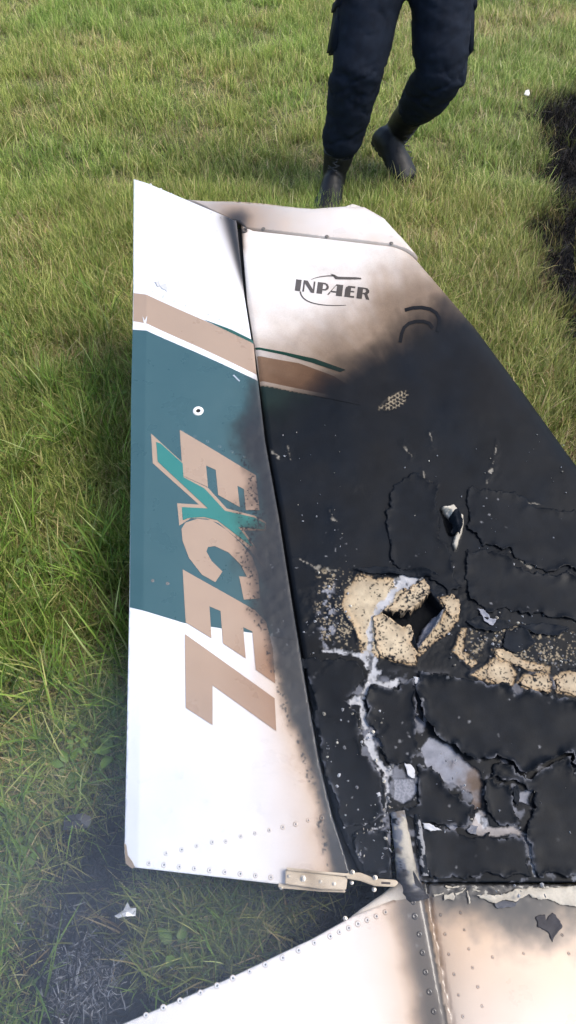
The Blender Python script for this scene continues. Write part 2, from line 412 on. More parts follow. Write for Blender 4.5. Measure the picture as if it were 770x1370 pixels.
def cap_h(px, py):
    edge = [(245, 258), (330, 268), (420, 275), (462, 272), (488, 273), (515, 288), (540, 315), (562, 341)]
    d = line_d(px, py, edge); k = np.clip(1 - d / 13, 0, 1)
    return .004 - .022 * (1 - np.sqrt(np.clip(1 - k * k, 0, 1))) - .010 * sst(330, 250, px) + (fbm(px / 40, py / 20, 205, 2) - .5) * .004
def cone_h(px, py):
    xr = np.interp(py, [1190, 1370, 1600], [556, 590, 630])
    d = px - xr
    step = np.where(d < 0, 0, -.026 * (1 - np.sqrt(np.clip(1 - (np.clip(d, 0, 14) / 14) ** 2, 0, 1))))
    crease = -.005 * np.exp(-((d - 14) / 3.0) ** 2)
    h = .014 + step + crease + (fbm(px / 120, py / 120, 207, 2) - .5) * .003
    wv = (fbm(px / 8, py / 5, 209, 3) - .5) * .005 * sst(1212, 1190, py) * sst(575, 610, px)
    return h + wv
HF = {'rudder': rudder_h, 'cap': cap_h, 'cone': cone_h}

def cdt_panel(outline_px, spacing, xy=None):
    """triangulated sheet inside an outline (photo pixels on the tail's plane); returns world x, y and triangles"""
    if xy is None:
        op = np.array(outline_px, float); X, Y = plane_xy(op[:, 0], op[:, 1])
    else: X, Y = xy
    n = len(X); x0, x1, y0, y1 = X.min(), X.max(), Y.min(), Y.max()
    gx, gy = np.meshgrid(np.arange(x0, x1, spacing), np.arange(y0, y1, spacing))
    gx = gx.ravel() + rng.uniform(-.28, .28, gx.size) * spacing; gy = gy.ravel() + rng.uniform(-.28, .28, gy.size) * spacing
    poly = list(zip(X, Y)); k = poly_in(gx, gy, poly)
    gx, gy = gx[k], gy[k]
    if len(gx):
        d = np.full(len(gx), 1e9)
        for i in range(n): d = np.minimum(d, seg_d(gx, gy, *poly[i], *poly[(i + 1) % n])[0])
        k = d > spacing * .45; gx, gy = gx[k], gy[k]
    pts = [V((a, b)) for a, b in zip(np.r_[X, gx].tolist(), np.r_[Y, gy].tolist())]
    vo, eo, fo = delaunay_2d_cdt(pts, [(i, (i + 1) % n) for i in range(n)], [], 1, 1e-8)[:3]
    v = np.array([tuple(q) for q in vo]); f = np.array([t for t in fo if len(t) == 3], np.int32)
    c = v[f].mean(1); f = f[poly_in(c[:, 0], c[:, 1], poly)]
    a, b, cc = v[f[:, 0]], v[f[:, 1]], v[f[:, 2]]
    s = (b[:, 0] - a[:, 0]) * (cc[:, 1] - a[:, 1]) - (b[:, 1] - a[:, 1]) * (cc[:, 0] - a[:, 0])
    f[s < 0] = f[s < 0][:, ::-1]
    return v[:, 0], v[:, 1], f
def boundary_loop(f):
    e = {}
    for t in f.tolist():
        for i in range(3): e[(t[i], t[(i + 1) % 3])] = 1
    return [k for k in e if (k[1], k[0]) not in e]
def sheet(name, outline, zone, base, spacing, lift=0.0, thick=0.0, parent=None, mat=None, step=4, basefn=None, shrink=.0):
    ol = dens(outline, step); X, Y, f = cdt_panel(ol, spacing)
    z = PA + PB * Y + PC * X; px, py = project(X, Y, z)
    em = None
    b = base if basefn is None else basefn(px, py)
    c, r = shade(zone, px, py, b)
    if zone == 'fin':
        h, ex, em, rg = fin_surface(px, py)
        c = c * (1 - em[:, None]) + ex * em[:, None]; r = np.where(rg > 0, rg, r)
    else: h = HF[zone](px, py)
    v = on_plane(X, Y, h + lift)
    if thick is not None and not (np.isscalar(thick) and thick == 0):
        th = thick(px, py) if callable(thick) else np.full(len(X), thick)
        bl = boundary_loop(f); ids = sorted({i for e in bl for i in e}); mp = {o: i for i, o in enumerate(ids)}
        n0 = len(v); cx, cy = X.mean(), Y.mean()
        # lip, then underside
        lo = on_plane(X[ids], Y[ids], h[ids] + lift - th[ids])
        v = np.concatenate([v, lo]); n1 = n0 + len(ids)
        q = []
        for a, b_ in bl:
            q.append((b_, a, n0 + mp[a])); q.append((b_, n0 + mp[a], n0 + mp[b_]))
        # underside fan by the same triangulation, coarse: re-triangulate the rim
        rim = {a: b_ for a, b_ in bl}; st = bl[0][0]; loop = [st]
        while rim.get(loop[-1]) not in (None, st): loop.append(rim[loop[-1]])
        pts = [V((X[i], Y[i])) for i in loop]; m_ = len(pts)
        vo, eo, fo = delaunay_2d_cdt(pts, [(i, (i + 1) % m_) for i in range(m_)], [], 1, 1e-9)[:3]
        if len(vo) == m_:
            for t in fo:
                if len(t) == 3: q.append(tuple(n0 + mp[loop[i]] for i in t)[::-1])
        f = np.concatenate([f, np.array(q, np.int32)])
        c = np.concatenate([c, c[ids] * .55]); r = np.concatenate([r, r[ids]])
    me = mesh_np(name, v, f)
    set_attr(me, 'Col', c); set_attr(me, 'Rgh', r, 'FLOAT')
    return link(name, me, mat or (M_burnt if zone == 'fin' else M_paint), parent)
def blob(name, pts_px, zone, hfun, **kw): pass

def surf_h(zone, px, py):
    px = np.atleast_1d(np.asarray(px, float)); py = np.atleast_1d(np.asarray(py, float))
    return (fin_surface(px, py)[0] if zone == 'fin' else HF[zone](px, py))
PNV = V(PN.tolist()); PQ = V((0, 0, 1)).rotation_difference(PNV)
def bm_obj(name, bm, mat, parent=None, smooth=True, kind=None):
    me = bpy.data.meshes.new(name); bm.to_mesh(me); bm.free()
    if smooth: me.polygons.foreach_set('use_smooth', np.ones(len(me.polygons), bool))
    return link(name, me, mat, parent, kind)
def add_lathe(bm, prof, M, seg=12):
    rings = []
    for r, z in prof:
        if r < 1e-6: rings.append([bm.verts.new(M @ V((0, 0, z)))])
        else: rings.append([bm.verts.new(M @ V((r * math.cos(2 * math.pi * i / seg), r * math.sin(2 * math.pi * i / seg), z))) for i in range(seg)])
    for a, b in zip(rings[:-1], rings[1:]):
        for i in range(seg):
            j = (i + 1) % seg
            if len(a) == 1 and len(b) == 1: continue
            if len(a) == 1: bm.faces.new((a[0], b[j], b[i])) if False else bm.faces.new((a[0], b[i], b[j]))
            elif len(b) == 1: bm.faces.new((a[i], a[j], b[0])[::-1]) if False else bm.faces.new((a[i], b[0], a[j]))
            else: bm.faces.new((a[i], b[i], b[j], a[j]))
def add_tube(bm, pts, rad, seg=8, cap=True):
    pts = [V(p) for p in pts]; n = len(pts); rings = []; up = None
    if not hasattr(rad, '__len__'): rad = [rad] * n
    for i, p in enumerate(pts):
        t = (pts[min(i + 1, n - 1)] - pts[max(i - 1, 0)]).normalized()
        if up is None: up = t.orthogonal().normalized()
        up = (up - t * up.dot(t)).normalized(); b = t.cross(up)
        rings.append([bm.verts.new(p + (up * math.cos(2 * math.pi * k / seg) + b * math.sin(2 * math.pi * k / seg)) * rad[i]) for k in range(seg)])
    for a, b in zip(rings[:-1], rings[1:]):
        for k in range(seg): bm.faces.new((a[k], a[(k + 1) % seg], b[(k + 1) % seg], b[k]))
    if cap:
        bm.faces.new(rings[0][::-1]); bm.faces.new(rings[-1])
def add_prism(bm, top, depth):
    """closed polygon (world points, counter-clockwise seen from above) extruded down along the plane's normal"""
    a = [bm.verts.new(p) for p in top]; b = [bm.verts.new(p - PNV * depth) for p in top]; n = len(a)
    bm.faces.new(a); bm.faces.new(b[::-1])
    for i in range(n): bm.faces.new((a[i], b[i], b[(i + 1) % n], a[(i + 1) % n]))

# ------------------------------------------------------------------ ground
def ground_px(x, y): return project(x, y, np.zeros_like(x))
BURN_R = [(718, 152), (746, 134), (860, 100), (1100, 60), (1400, 900), (770, 640), (764, 500), (746, 440), (708, 412), (736, 372), (710, 352), (710, 304), (750, 276), (722, 236), (732, 200)]
BURN_L = [(95, 1075), (140, 1068), (190, 1080), (260, 1060), (560, 1000), (700, 1100), (700, 1600), (0, 1600), (10, 1290), (40, 1200), (70, 1160)]
def burn_mask(x, y):
    px, py = ground_px(np.asarray(x, float), np.maximum(np.asarray(y, float), -.45))
    wv = (fbm(px / 30, py / 30, 301, 4) - .5) * 46 + (vn(px / 9, py / 9, 303) - .5) * 30
    a = sst(13, -13, poly_sd(px, py, BURN_R) + wv * .95)
    b = sst(16, -16, poly_sd(px, py, BURN_L) + wv * 1.4)
    # tuft of live grass left in the gap under the rudder
    g = sst(8, -12, poly_sd(px, py, [(176, 1165), (390, 1185), (392, 1250), (330, 1300), (240, 1330), (190, 1300)]) + wv * .8)
    return np.clip(np.maximum(a, b * (1 - .8 * g)), 0, 1)
m, t, b = new_mat('soil')
tc = N(t, 'ShaderNodeTexCoord'); n1 = N(t, 'ShaderNodeTexNoise'); n1.inputs['Scale'].default_value = 55; n1.inputs['Detail'].default_value = 8
n2 = N(t, 'ShaderNodeTexNoise'); n2.inputs['Scale'].default_value = 1.1; n2.inputs['Detail'].default_value = 4
t.links.new(tc.outputs['Object'], n1.inputs['Vector']); t.links.new(tc.outputs['Object'], n2.inputs['Vector'])
cr = N(t, 'ShaderNodeValToRGB'); e = cr.color_ramp.elements; e[0].position = .3; e[0].color = (.045, .048, .020, 1); e[1].position = .72; e[1].color = (.20, .18, .095, 1)
k = e.new(.5); k.color = (.10, .11, .042, 1); t.links.new(n1.outputs[0], cr.inputs[0])
at = N(t, 'ShaderNodeAttribute', attribute_name='Burn')
mx = N(t, 'ShaderNodeMixRGB'); mx.inputs[2].default_value = (.006, .0062, .007, 1)
t.links.new(at.outputs['Fac'], mx.inputs[0]); t.links.new(cr.outputs[0], mx.inputs[1]); t.links.new(mx.outputs[0], b.inputs['Base Color'])
bp = N(t, 'ShaderNodeBump', i_Strength=.8, i_Distance=.02); t.links.new(n1.outputs[0], bp.inputs['Height']); t.links.new(bp.outputs[0], b.inputs['Normal'])
b.inputs['Roughness'].default_value = .95; b.inputs['Specular IOR Level'].default_value = .15
M_soil = m
xs = np.concatenate([np.linspace(-400, -6, 12)[:-1], np.arange(-6, 6.01, .04), np.linspace(6, 400, 12)[1:]])
ys = np.concatenate([np.linspace(-200, -2, 8)[:-1], np.arange(-2, 11.01, .04), np.linspace(11, 900, 14)[1:]])
gx, gy = np.meshgrid(xs, ys)
def ground_z(x, y): return (fbm(x * 1.4, y * 1.4, 311, 4) - .5) * .035
gz = ground_z(gx, gy)
idx = np.arange(gx.size).reshape(gx.shape)
f = np.stack([idx[:-1, :-1], idx[:-1, 1:], idx[1:, 1:], idx[1:, :-1]], -1).reshape(-1, 4)
me = mesh_np('ground', np.stack([gx.ravel(), gy.ravel(), gz.ravel()], 1), f)
near = (np.abs(gx.ravel()) < 8) & (gy.ravel() < 12) & (gy.ravel() > -1)
bm_ = np.where(near, burn_mask(np.clip(gx.ravel(), -8, 8), np.clip(gy.ravel(), -.4, 12)), 0)
set_attr(me, 'Burn', bm_, 'FLOAT')
link('ground', me, M_soil, kind='structure')

# ------------------------------------------------------------------ grass
def grass_mat(name, spec=.25, trans=.35):
    m, t, b = new_mat(name)
    a = N(t, 'ShaderNodeAttribute', attribute_name='Col'); i = N(t, 'ShaderNodeAttribute', attribute_name='tint', attribute_type='INSTANCER')
    mx = N(t, 'ShaderNodeMixRGB', blend_type='MULTIPLY', i_0=1.0)
    t.links.new(a.outputs['Color'], mx.inputs[1]); t.links.new(i.outputs['Color'], mx.inputs[2])
    t.links.new(mx.outputs[0], b.inputs['Base Color']); b.inputs['Roughness'].default_value = .5
    b.inputs['Specular IOR Level'].default_value = spec
    tr = N(t, 'ShaderNodeBsdfTranslucent'); t.links.new(mx.outputs[0], tr.inputs[0])
    ms = N(t, 'ShaderNodeMixShader', i_0=trans); t.links.new(b.outputs[0], ms.inputs[1]); t.links.new(tr.outputs[0], ms.inputs[2])
    t.links.new(ms.outputs[0], t.nodes['Material Output'].inputs[0])
    return m
M_grass = grass_mat('grass_blades'); M_leaf = grass_mat('weed_leaves', .4, .3); M_char = grass_mat('charred_grass', .02, .0)
GREENS = np.array([[.170, .215, .050], [.125, .175, .040], [.220, .255, .075], [.095, .140, .036], [.27, .275, .105]])
STRAW = np.array([[.40, .33, .18], [.30, .24, .12], [.19, .145, .08], [.46, .41, .26]])
def blade(v, f, c, x, y, L, wd, lean, ang, curl, colr, seg=4, tw=0.0):
    n0 = len(v); dx, dy = math.cos(ang), math.sin(ang); sx, sy = -math.sin(ang + tw), math.cos(ang + tw)
    th = lean; p = np.array([x, y, 0.0]); st = L / seg
    for s in range(seg + 1):
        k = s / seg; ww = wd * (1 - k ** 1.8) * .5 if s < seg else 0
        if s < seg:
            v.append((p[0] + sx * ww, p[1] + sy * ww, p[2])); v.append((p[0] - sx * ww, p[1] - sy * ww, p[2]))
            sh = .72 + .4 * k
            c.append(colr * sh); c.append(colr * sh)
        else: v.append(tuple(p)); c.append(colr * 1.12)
        p = p + np.array([dx * math.sin(th), dy * math.sin(th), math.cos(th)]) * st; th = min(th + curl / seg, 2.6)
    for s in range(seg - 1):
        a = n0 + 2 * s; f.append((a, a + 1, a + 3)); f.append((a, a + 3, a + 2))
    a = n0 + 2 * (seg - 1); f.append((a, a + 1, a + 2))
def clump(name, n, rad, L0, L1, w0, w1, straw, lean, colset, mat, lying=0.0, curl=1.3):
    v, f, c = [], [], []
    for i in range(n):
        r_ = rad * math.sqrt(random.random()); a = random.uniform(0, 6.283)
        isst = random.random() < straw
        co = (STRAW if isst else colset)[random.randrange(len(STRAW if isst else colset))] * random.uniform(.75, 1.25)
        ln = random.uniform(0.02, lean)
        if random.random() < lying: ln = random.uniform(.9, 1.4)
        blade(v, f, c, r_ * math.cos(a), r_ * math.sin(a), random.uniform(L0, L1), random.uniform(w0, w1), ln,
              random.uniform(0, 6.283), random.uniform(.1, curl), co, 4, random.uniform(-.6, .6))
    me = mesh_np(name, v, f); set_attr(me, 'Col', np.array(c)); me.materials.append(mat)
    return bpy.data.objects.new(name, me)
def scatter(name, srcs, pts, rot, scl, tint_, idx, kind='stuff'):
    sc_col = bpy.data.collections.new(name + '_sources')
    for i, o in enumerate(srcs): o.name = '%s_source_%02d' % (name, i); sc_col.objects.link(o)
    me = bpy.data.meshes.new(name); me.vertices.add(len(pts)); me.vertices.foreach_set('co', np.asarray(pts, np.float32).ravel())
    set_attr(me, 'rot', rot, 'FLOAT_VECTOR'); set_attr(me, 'scl', scl, 'FLOAT_VECTOR'); set_attr(me, 'tint', tint_)
    a = me.attributes.new('idx', 'INT', 'POINT'); a.data.foreach_set('value', np.asarray(idx, np.int32))
    o = link(name, me, srcs[0].data.materials[0], kind=kind)
    g = bpy.data.node_groups.new(name, 'GeometryNodeTree')
    g.interface.new_socket('Geometry', in_out='INPUT', socket_type='NodeSocketGeometry')
    g.interface.new_socket('Geometry', in_out='OUTPUT', socket_type='NodeSocketGeometry')
    gi = g.nodes.new('NodeGroupInput'); go = g.nodes.new('NodeGroupOutput')
    ci = g.nodes.new('GeometryNodeCollectionInfo'); ci.inputs['Collection'].default_value = sc_col
    ci.inputs['Separate Children'].default_value = True; ci.inputs['Reset Children'].default_value = True
    ip = g.nodes.new('GeometryNodeInstanceOnPoints'); ip.inputs['Pick Instance'].default_value = True
    def na(nm, ty):
        n = g.nodes.new('GeometryNodeInputNamedAttribute'); n.data_type = ty; n.inputs[0].default_value = nm
        return [s for s in n.outputs if s.enabled and s.name == 'Attribute'][0]
    g.links.new(gi.outputs[0], ip.inputs['Points']); g.links.new(ci.outputs[0], ip.inputs['Instance'])
    g.links.new(na('idx', 'INT'), ip.inputs['Instance Index']); g.links.new(na('rot', 'FLOAT_VECTOR'), ip.inputs['Rotation'])
    g.links.new(na('scl', 'FLOAT_VECTOR'), ip.inputs['Scale']); g.links.new(ip.outputs[0], go.inputs[0])
    md = o.modifiers.new('scatter', 'NODES'); md.node_group = g
    return o
_cx, _cy = plane_xy(np.array([545, 900, 1000, 1020, 40, 100, 174, 360]), np.array([1170, 1170, 1400, 1540, 1540, 1390, 1357, 1275]))
LOW_SKIN = list(zip(_cx.tolist(), _cy.tolist()))
def field(n, x0, x1, y0, y1):
    x, y = rng.uniform(x0, x1, n), rng.uniform(y0, y1, n)
    k = ~poly_in(x, y, LOW_SKIN); return x[k], y[k]
def in_view(x, y, mar):
    d = y * cp + CAMH * sp
    return (np.abs(x) < 385 / FPX * d + mar) & (y > -.5)
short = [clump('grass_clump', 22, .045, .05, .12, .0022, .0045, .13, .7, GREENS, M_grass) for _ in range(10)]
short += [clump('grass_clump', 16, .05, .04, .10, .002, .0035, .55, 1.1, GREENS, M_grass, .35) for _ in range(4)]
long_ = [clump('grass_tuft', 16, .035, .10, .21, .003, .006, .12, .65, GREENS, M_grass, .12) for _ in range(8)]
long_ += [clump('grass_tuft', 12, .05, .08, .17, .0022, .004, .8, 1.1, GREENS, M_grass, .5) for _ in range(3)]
# lawn
x1, y1 = field(52000, -4.6, 4.6, -.5, 9.5); k = in_view(x1, y1, 1.1)
x2, y2 = field(26000, -1.6, 1.4, -.5, 3.2)
x3, y3 = field(13000, -16, 16, -4, 24); k3 = ~(in_view(x3, y3, 1.1) & (y3 < 9.5))
gx_ = np.r_[x1[k], x2, x3[k3]]; gy_ = np.r_[y1[k], y2, y3[k3]]; far = np.r_[np.zeros(k.sum()), np.zeros(len(x2)), np.ones(k3.sum())]
bmask = np.where(far > 0, 0, burn_mask(np.clip(gx_, -8, 8), np.clip(gy_, -.4, 12)))
keep = rng.random(len(gx_)) > sst(.25, .75, bmask) * .955
keep &= ~((gx_ > -.12) & (gx_ < .45) & (gy_ > .75) & (gy_ < 1.75))     # nothing to see under the middle of the fin
gx_, gy_, far, bmask = gx_[keep], gy_[keep], far[keep], bmask[keep]
n = len(gx_)
def lawn_tint(x, y):
    a = fbm(x * .9, y * .9, 401, 3); b = fbm(x * 3.1, y * 3.1, 403, 3)
    dry = sst(.42, .62, a * .6 + b * .4)[:, None]
    g = np.array([.99, 1.12, .90]) * (1 - dry) + np.array([1.20, 1.15, 1.05]) * dry
    # greyer towards the right, fresher on the left
    side = sst(-.3, 1.2, x)[:, None]; g = g * (1 - side) + g * np.array([1.08, 1.0, 1.2]) * side
    return g * (1.0 + .45 * fbm(x * 6, y * 6, 405, 2))[:, None] * (1 + .32 * sst(1.5, 5, y))[:, None]
tn = lawn_tint(gx_, gy_) * rng.uniform(.85, 1.15, (n, 1))
sing = sst(.05, .3, bmask)[:, None]; tn = tn * (1 - .7 * sing) + np.array([.5, .35, .25]) * .5 * sing
patch = fbm(gx_ * 4, gy_ * 4, 407, 3)
ix = np.where(rng.random(n) < sst(.45, .7, patch) * .75, rng.integers(10, 14, n), rng.integers(0, 10, n))
s = rng.uniform(.65, 1.15, n) * np.where(far > 0, 1.8, 1)
scl = np.stack([s, s, s * rng.uniform(.75, 1.15, n)], 1)
rot = np.stack([rng.normal(0, .12, n), rng.normal(0, .12, n), rng.uniform(0, 6.283, n)], 1)
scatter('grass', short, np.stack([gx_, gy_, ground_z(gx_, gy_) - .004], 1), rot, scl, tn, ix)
# longer grass to the left of the wreck, and in the gap under the rudder
x, y = field(5200, -1.7, .25, -.4, 2.6)
px_, py_ = ground_px(x, y); bk = burn_mask(x, y)
pr = sst(.35, .6, fbm(x * 5, y * 5, 411, 3)) * sst(2.6, 1.2, y) * (1 - sst(.3, .7, bk) * .97)
k = rng.random(len(x)) < pr
x, y = x[k], y[k]; n = len(x)
# keep tall blades off the underside of the tail
zt = PA + PB * y; under = (x > -.44 + .06 * (1 - y)) & (zt < .2)
s = rng.uniform(.7, 1.15, n) * np.where(under, .55, 1)
tn = lawn_tint(x, y) * np.array([.74, .92, .66]) * rng.uniform(.7, 1.2, (n, 1))
scatter('long_grass', long_, np.stack([x, y, ground_z(x, y) - .004], 1), np.stack([rng.normal(0, .15, n), rng.normal(0, .15, n), rng.uniform(0, 6.283, n)], 1),
        np.stack([s, s, s], 1), tn, np.where(rng.random(n) < .25, rng.integers(8, 11, n), rng.integers(0, 8, n)))
# broad-leaved weeds
def weed(nl, L, wd):
    v, f, c = [], [], []
    for i in range(nl):
        a = i * 6.283 / nl + random.uniform(-.5, .5); l = L * random.uniform(.7, 1.2); w_ = wd * random.uniform(.8, 1.2)
        up = random.uniform(.3, .95); co = np.array([.075, .135, .022]) * random.uniform(.8, 1.35); n0 = len(v)
        d = np.array([math.cos(a) * math.cos(up), math.sin(a) * math.cos(up), math.sin(up)]); sdv = np.array([-math.sin(a), math.cos(a), 0])
        stem = l * .45; base = d * stem
        v += [tuple(sdv * .0008), tuple(-sdv * .0008), tuple(base + sdv * .0008), tuple(base - sdv * .0008)]; c += [co * .8] * 4
        f += [(n0, n0 + 1, n0 + 3), (n0, n0 + 3, n0 + 2)]
        n1 = len(v); seg = 5
        for s_ in range(seg + 1):
            k = s_ / seg; ww = w_ * math.sin(math.pi * (.06 + .94 * k) ** .8) * .5
            droop = np.array([0, 0, -l * .35 * k * k]); ctr = base + d * l * k + droop
            v += [tuple(ctr + sdv * ww + np.array([0, 0, ww * .35])), tuple(ctr), tuple(ctr - sdv * ww + np.array([0, 0, ww * .35]))]
            c += [co, co * 1.25, co]
        for s_ in range(seg):
            q = n1 + 3 * s_
            f += [(q, q + 1, q + 4), (q, q + 4, q + 3), (q + 1, q + 2, q + 5), (q + 1, q + 5, q + 4)]
    me = mesh_np('weed', v, f); set_attr(me, 'Col', np.array(c)); me.materials.append(M_leaf)
    return bpy.data.objects.new('weed', me)
weeds = [weed(random.randint(3, 6), random.uniform(.030, .05), random.uniform(.014, .026)) for _ in range(7)]
x, y = field(2200, -1.6, .2, -.35, 2.4); bk = burn_mask(x, y)
k = rng.random(len(x)) < sst(.4, .65, fbm(x * 3, y * 3, 421, 3)) * sst(2.3, .8, y) * (1 - sst(.04, .3, bk)); x, y = x[k], y[k]; n = len(x)
scatter('weeds', weeds, np.stack([x, y, ground_z(x, y) + rng.uniform(.0, .05, n) * sst(.2, .6, y + .5)], 1), np.stack([rng.normal(0, .2, n), rng.normal(0, .2, n), rng.uniform(0, 6.283, n)], 1),
        rng.uniform(.4, .75, (n, 1)) * np.ones((1, 3)), np.array([[1.1, 1.05, .9]]) * rng.uniform(.7, 1.25, (n, 1)), rng.integers(0, 7, n))
# charred stubble where the fire ran
CH = np.array([[.006, .006, .007], [.010, .0095, .010], [.022, .018, .014], [.004, .004, .005], [.05, .047, .045]])
char = [clump('charred_clump', 18, .05, .03, .10, .0018, .0032, .0, 1.1, CH, M_char, .3, 1.8) for _ in range(6)]
x, y = field(60000, -1.8, 4.5, -.5, 9.5); k = in_view(x, y, .8); x, y = x[k], y[k]
bk = burn_mask(x, y); k = rng.random(len(x)) < bk * .95; x, y = x[k], y[k]; n = len(x)
scatter('burnt_grass', char, np.stack([x, y, ground_z(x, y) - .003], 1), np.stack([rng.normal(0, .2, n), rng.normal(0, .2, n), rng.uniform(0, 6.283, n)], 1),
        rng.uniform(.7, 1.3, (n, 1)) * np.ones((1, 3)), np.ones((n, 3)) * rng.uniform(.7, 1.5, (n, 1)), rng.integers(0, 6, n))
# pale ash: burnt blades that kept their shape
ASH = np.array([[.22, .225, .24], [.15, .155, .17], [.30, .31, .33], [.06, .06, .065]])
ash = [clump('ash_clump', 9, .03, .012, .042, .0016, .0028, .0, 1.5, ASH, M_char, .5, 4.5) for _ in range(6)]
px_ = np.r_[rng.normal(112, 22, 75), rng.normal(60, 40, 22), rng.normal(190, 60, 14)]; py_ = np.r_[rng.normal(1318, 30, 75), rng.normal(1270, 50, 22), rng.normal(1320, 40, 14)]
a_, b_, c_ = ray(px_, py_); t_ = -CAMH / c_; x, y = a_ * t_, b_ * t_; n = len(x)
scatter('ash', ash, np.stack([x, y, ground_z(x, y) + rng.uniform(.005, .03, n)], 1), np.stack([rng.normal(0, .3, n), rng.normal(0, .3, n), rng.uniform(0, 6.283, n)], 1),
        rng.uniform(.6, 1.1, (n, 1)) * np.ones((1, 3)), np.ones((n, 3)) * rng.uniform(.5, 1.1, (n, 1)), rng.integers(0, 6, n))

# ------------------------------------------------------------------ the wrecked tail
tail = empty('aircraft_tail', tuple(P(450, 1186))); TP = tail.location.copy()
tag(tail, 'burnt white and blue aircraft tail fin with rudder lying on the grass', 'aircraft tail')
def adopt(o, parent):
    o.parent = parent; o.matrix_parent_inverse = Matrix.Translation(-TP) if parent is tail else Matrix.Identity(4)
TE = [(178, 237), (177, 390), (175, 520), (172, 800), (165, 1140), (166, 1152), (176, 1160)]
hl = [(x - 3.0, y) for x, y in HINGE]
rud_outline = [(178, 237)] + [(305, 293), (313, 297)] + hl[0:1] + hl[1:-1] + [(462, 1150), (470, 1176), (430, 1181), (375, 1183)] + [(176, 1160), (167, 1153)] + [(165, 1140), (172, 800), (175, 520), (177, 390)]
def rud_th(px, py):
    te = np.interp(py, [237, 390, 520, 800, 1150], [178, 177, 175, 172, 165]); return .0035 + .030 * np.clip((px - te) / 260, 0, 1)
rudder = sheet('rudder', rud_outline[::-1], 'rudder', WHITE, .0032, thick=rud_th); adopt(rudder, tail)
rudder['label'] = 'white and blue rudder panel with tan lettering'
def decal(name, poly, base, parent, zone='rudder', lift=.0005, sp_=.0032, step=3):
    o = sheet(name, poly, zone, base, sp_, lift=lift, step=step); o.parent = parent; return o
Z8 = lambda pts: [(180 + x / 3.114, 560 + y / 3.114) for x, y in pts]
decal('blue_field', [(176.3, 438), (195, 441), (345, 511), (354, 590), (372, 690), (389, 800), (397, 858), (340, 848), (246, 834), (172.6, 811), (174.5, 520)], BLUE, rudder)
decal('stripe', [(177.6, 389), (195, 393), (339, 461), (343, 503), (196, 432), (177.2, 427)], TAN, rudder)
decal('white_line', [(177.2, 427), (196, 432), (343, 503), (344.5, 511), (195, 441), (176.6, 438)], WHITE * 1.05, rudder, lift=.0008)
decal('green_line', [(272, 428.5), (310, 443), (338.5, 457), (338.8, 461), (305, 445)], GREEN, rudder, lift=.0009, sp_=.002)
L1 = [(188, 50), (505, 240), (520, 385), (463, 385), (455, 297), (428, 283), (438, 372), (348, 322), (338, 218), (298, 200), (306, 290), (200, 240)]
LX = [(68, 62), (200, 186), (202, 242), (306, 292), (384, 378), (500, 408), (548, 436), (546, 470), (455, 470), (500, 535), (562, 645), (548, 640), (478, 548), (400, 482), (350, 440), (300, 420), (235, 418), (186, 448), (177, 355), (268, 362), (75, 186)]
LXc = [(90, 99), (108, 105), (200, 190), (204, 248), (292, 296), (376, 388), (498, 416), (545, 442), (540, 466), (432, 456), (494, 535), (482, 534), (405, 474), (345, 428), (290, 414), (222, 418), (201, 427), (197, 372), (306, 379), (96, 180)]
LC = [(195, 462), (212, 436), (260, 421), (320, 427), (380, 466), (440, 520), (490, 580), (515, 650), (522, 752), (455, 757), (435, 660), (468, 662), (442, 612), (392, 562), (335, 535), (306, 538), (299, 556), (320, 595), (366, 640), (336, 684), (280, 652), (226, 582), (200, 512)]
L2 = [(200, 630), (500, 800), (548, 850), (575, 960), (586, 1107), (505, 1050), (490, 890), (452, 872), (463, 1002), (368, 940), (358, 805), (312, 785), (321, 919), (213, 852)]
LL = [(210, 900), (583, 1168), (590, 1304), (325, 1114), (325, 1279), (213, 1206)]
for nm, poly, lf in (('E', L1, .0012), ('X', LX, .0009), ('C', LC, .0013), ('E', L2, .0012), ('L', LL, .0012)):
    decal('letter', Z8(poly), TAN, rudder, lift=lf, sp_=.0026, step=2.5)['label'] = 'tan letter %s on the rudder' % nm
decal('letter_core', Z8(LXc), TEAL, rudder, lift=.0017, sp_=.0026, step=2.5)['label'] = 'teal filling of the letter X'
decal('scuff_mark', [(190, 421), (193, 428), (196.5, 421.5), (195, 431), (192, 431)], WHITE, rudder, lift=.0010, sp_=.002)
decal('scuff_mark', [(311, 504), (313, 503), (321, 511), (320, 512.5)], np.array([.3, .35, .4]), rudder, lift=.0011, sp_=.002)
# bare metal of the bent lower corner
decal('bent_corner', [(164.6, 1128), (168, 1130), (170, 1144), (176, 1152), (180, 1160), (176, 1162), (167, 1155)], np.array([.25, .19, .13]), rudder, lift=.0012, sp_=.002)

# the fin
fin_outline = [(322, 301), (338, 309), (437, 320), (523, 330), (559, 340), (640, 430), (700, 510), (770, 605), (900, 782), (900, 1180), (570, 1180), (556, 1176), (545, 1120), (530, 1092), (521, 1092), (524, 1176), (482, 1172)] + HINGE[::-1][1:-1]
def fin_base(px, py):
    b = np.tile(np.array([.60, .585, .57]), (len(px), 1))
    blue = (py > np.interp(px, [345, 480, 560], [514, 541, 560])); b[blue] = BLUE * .8
    return b
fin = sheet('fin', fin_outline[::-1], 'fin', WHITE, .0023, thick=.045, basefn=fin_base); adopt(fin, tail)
fin['label'] = 'soot-blackened fixed fin with blistered and peeling skin'
decal('stripe', [(344, 476), (400, 486), (446, 503), (480, 524), (480, 538), (430, 527), (347, 510)], TAN * .85, fin, 'fin', .0008)
decal('white_line', [(341, 467), (400, 478), (450, 500), (446, 503), (400, 487), (342, 475)], WHITE, fin, 'fin', .0006)
decal('white_line', [(347, 509), (430, 526), (482, 539), (482, 542), (430, 531), (348, 514)], WHITE * .9, fin, 'fin', .0010)
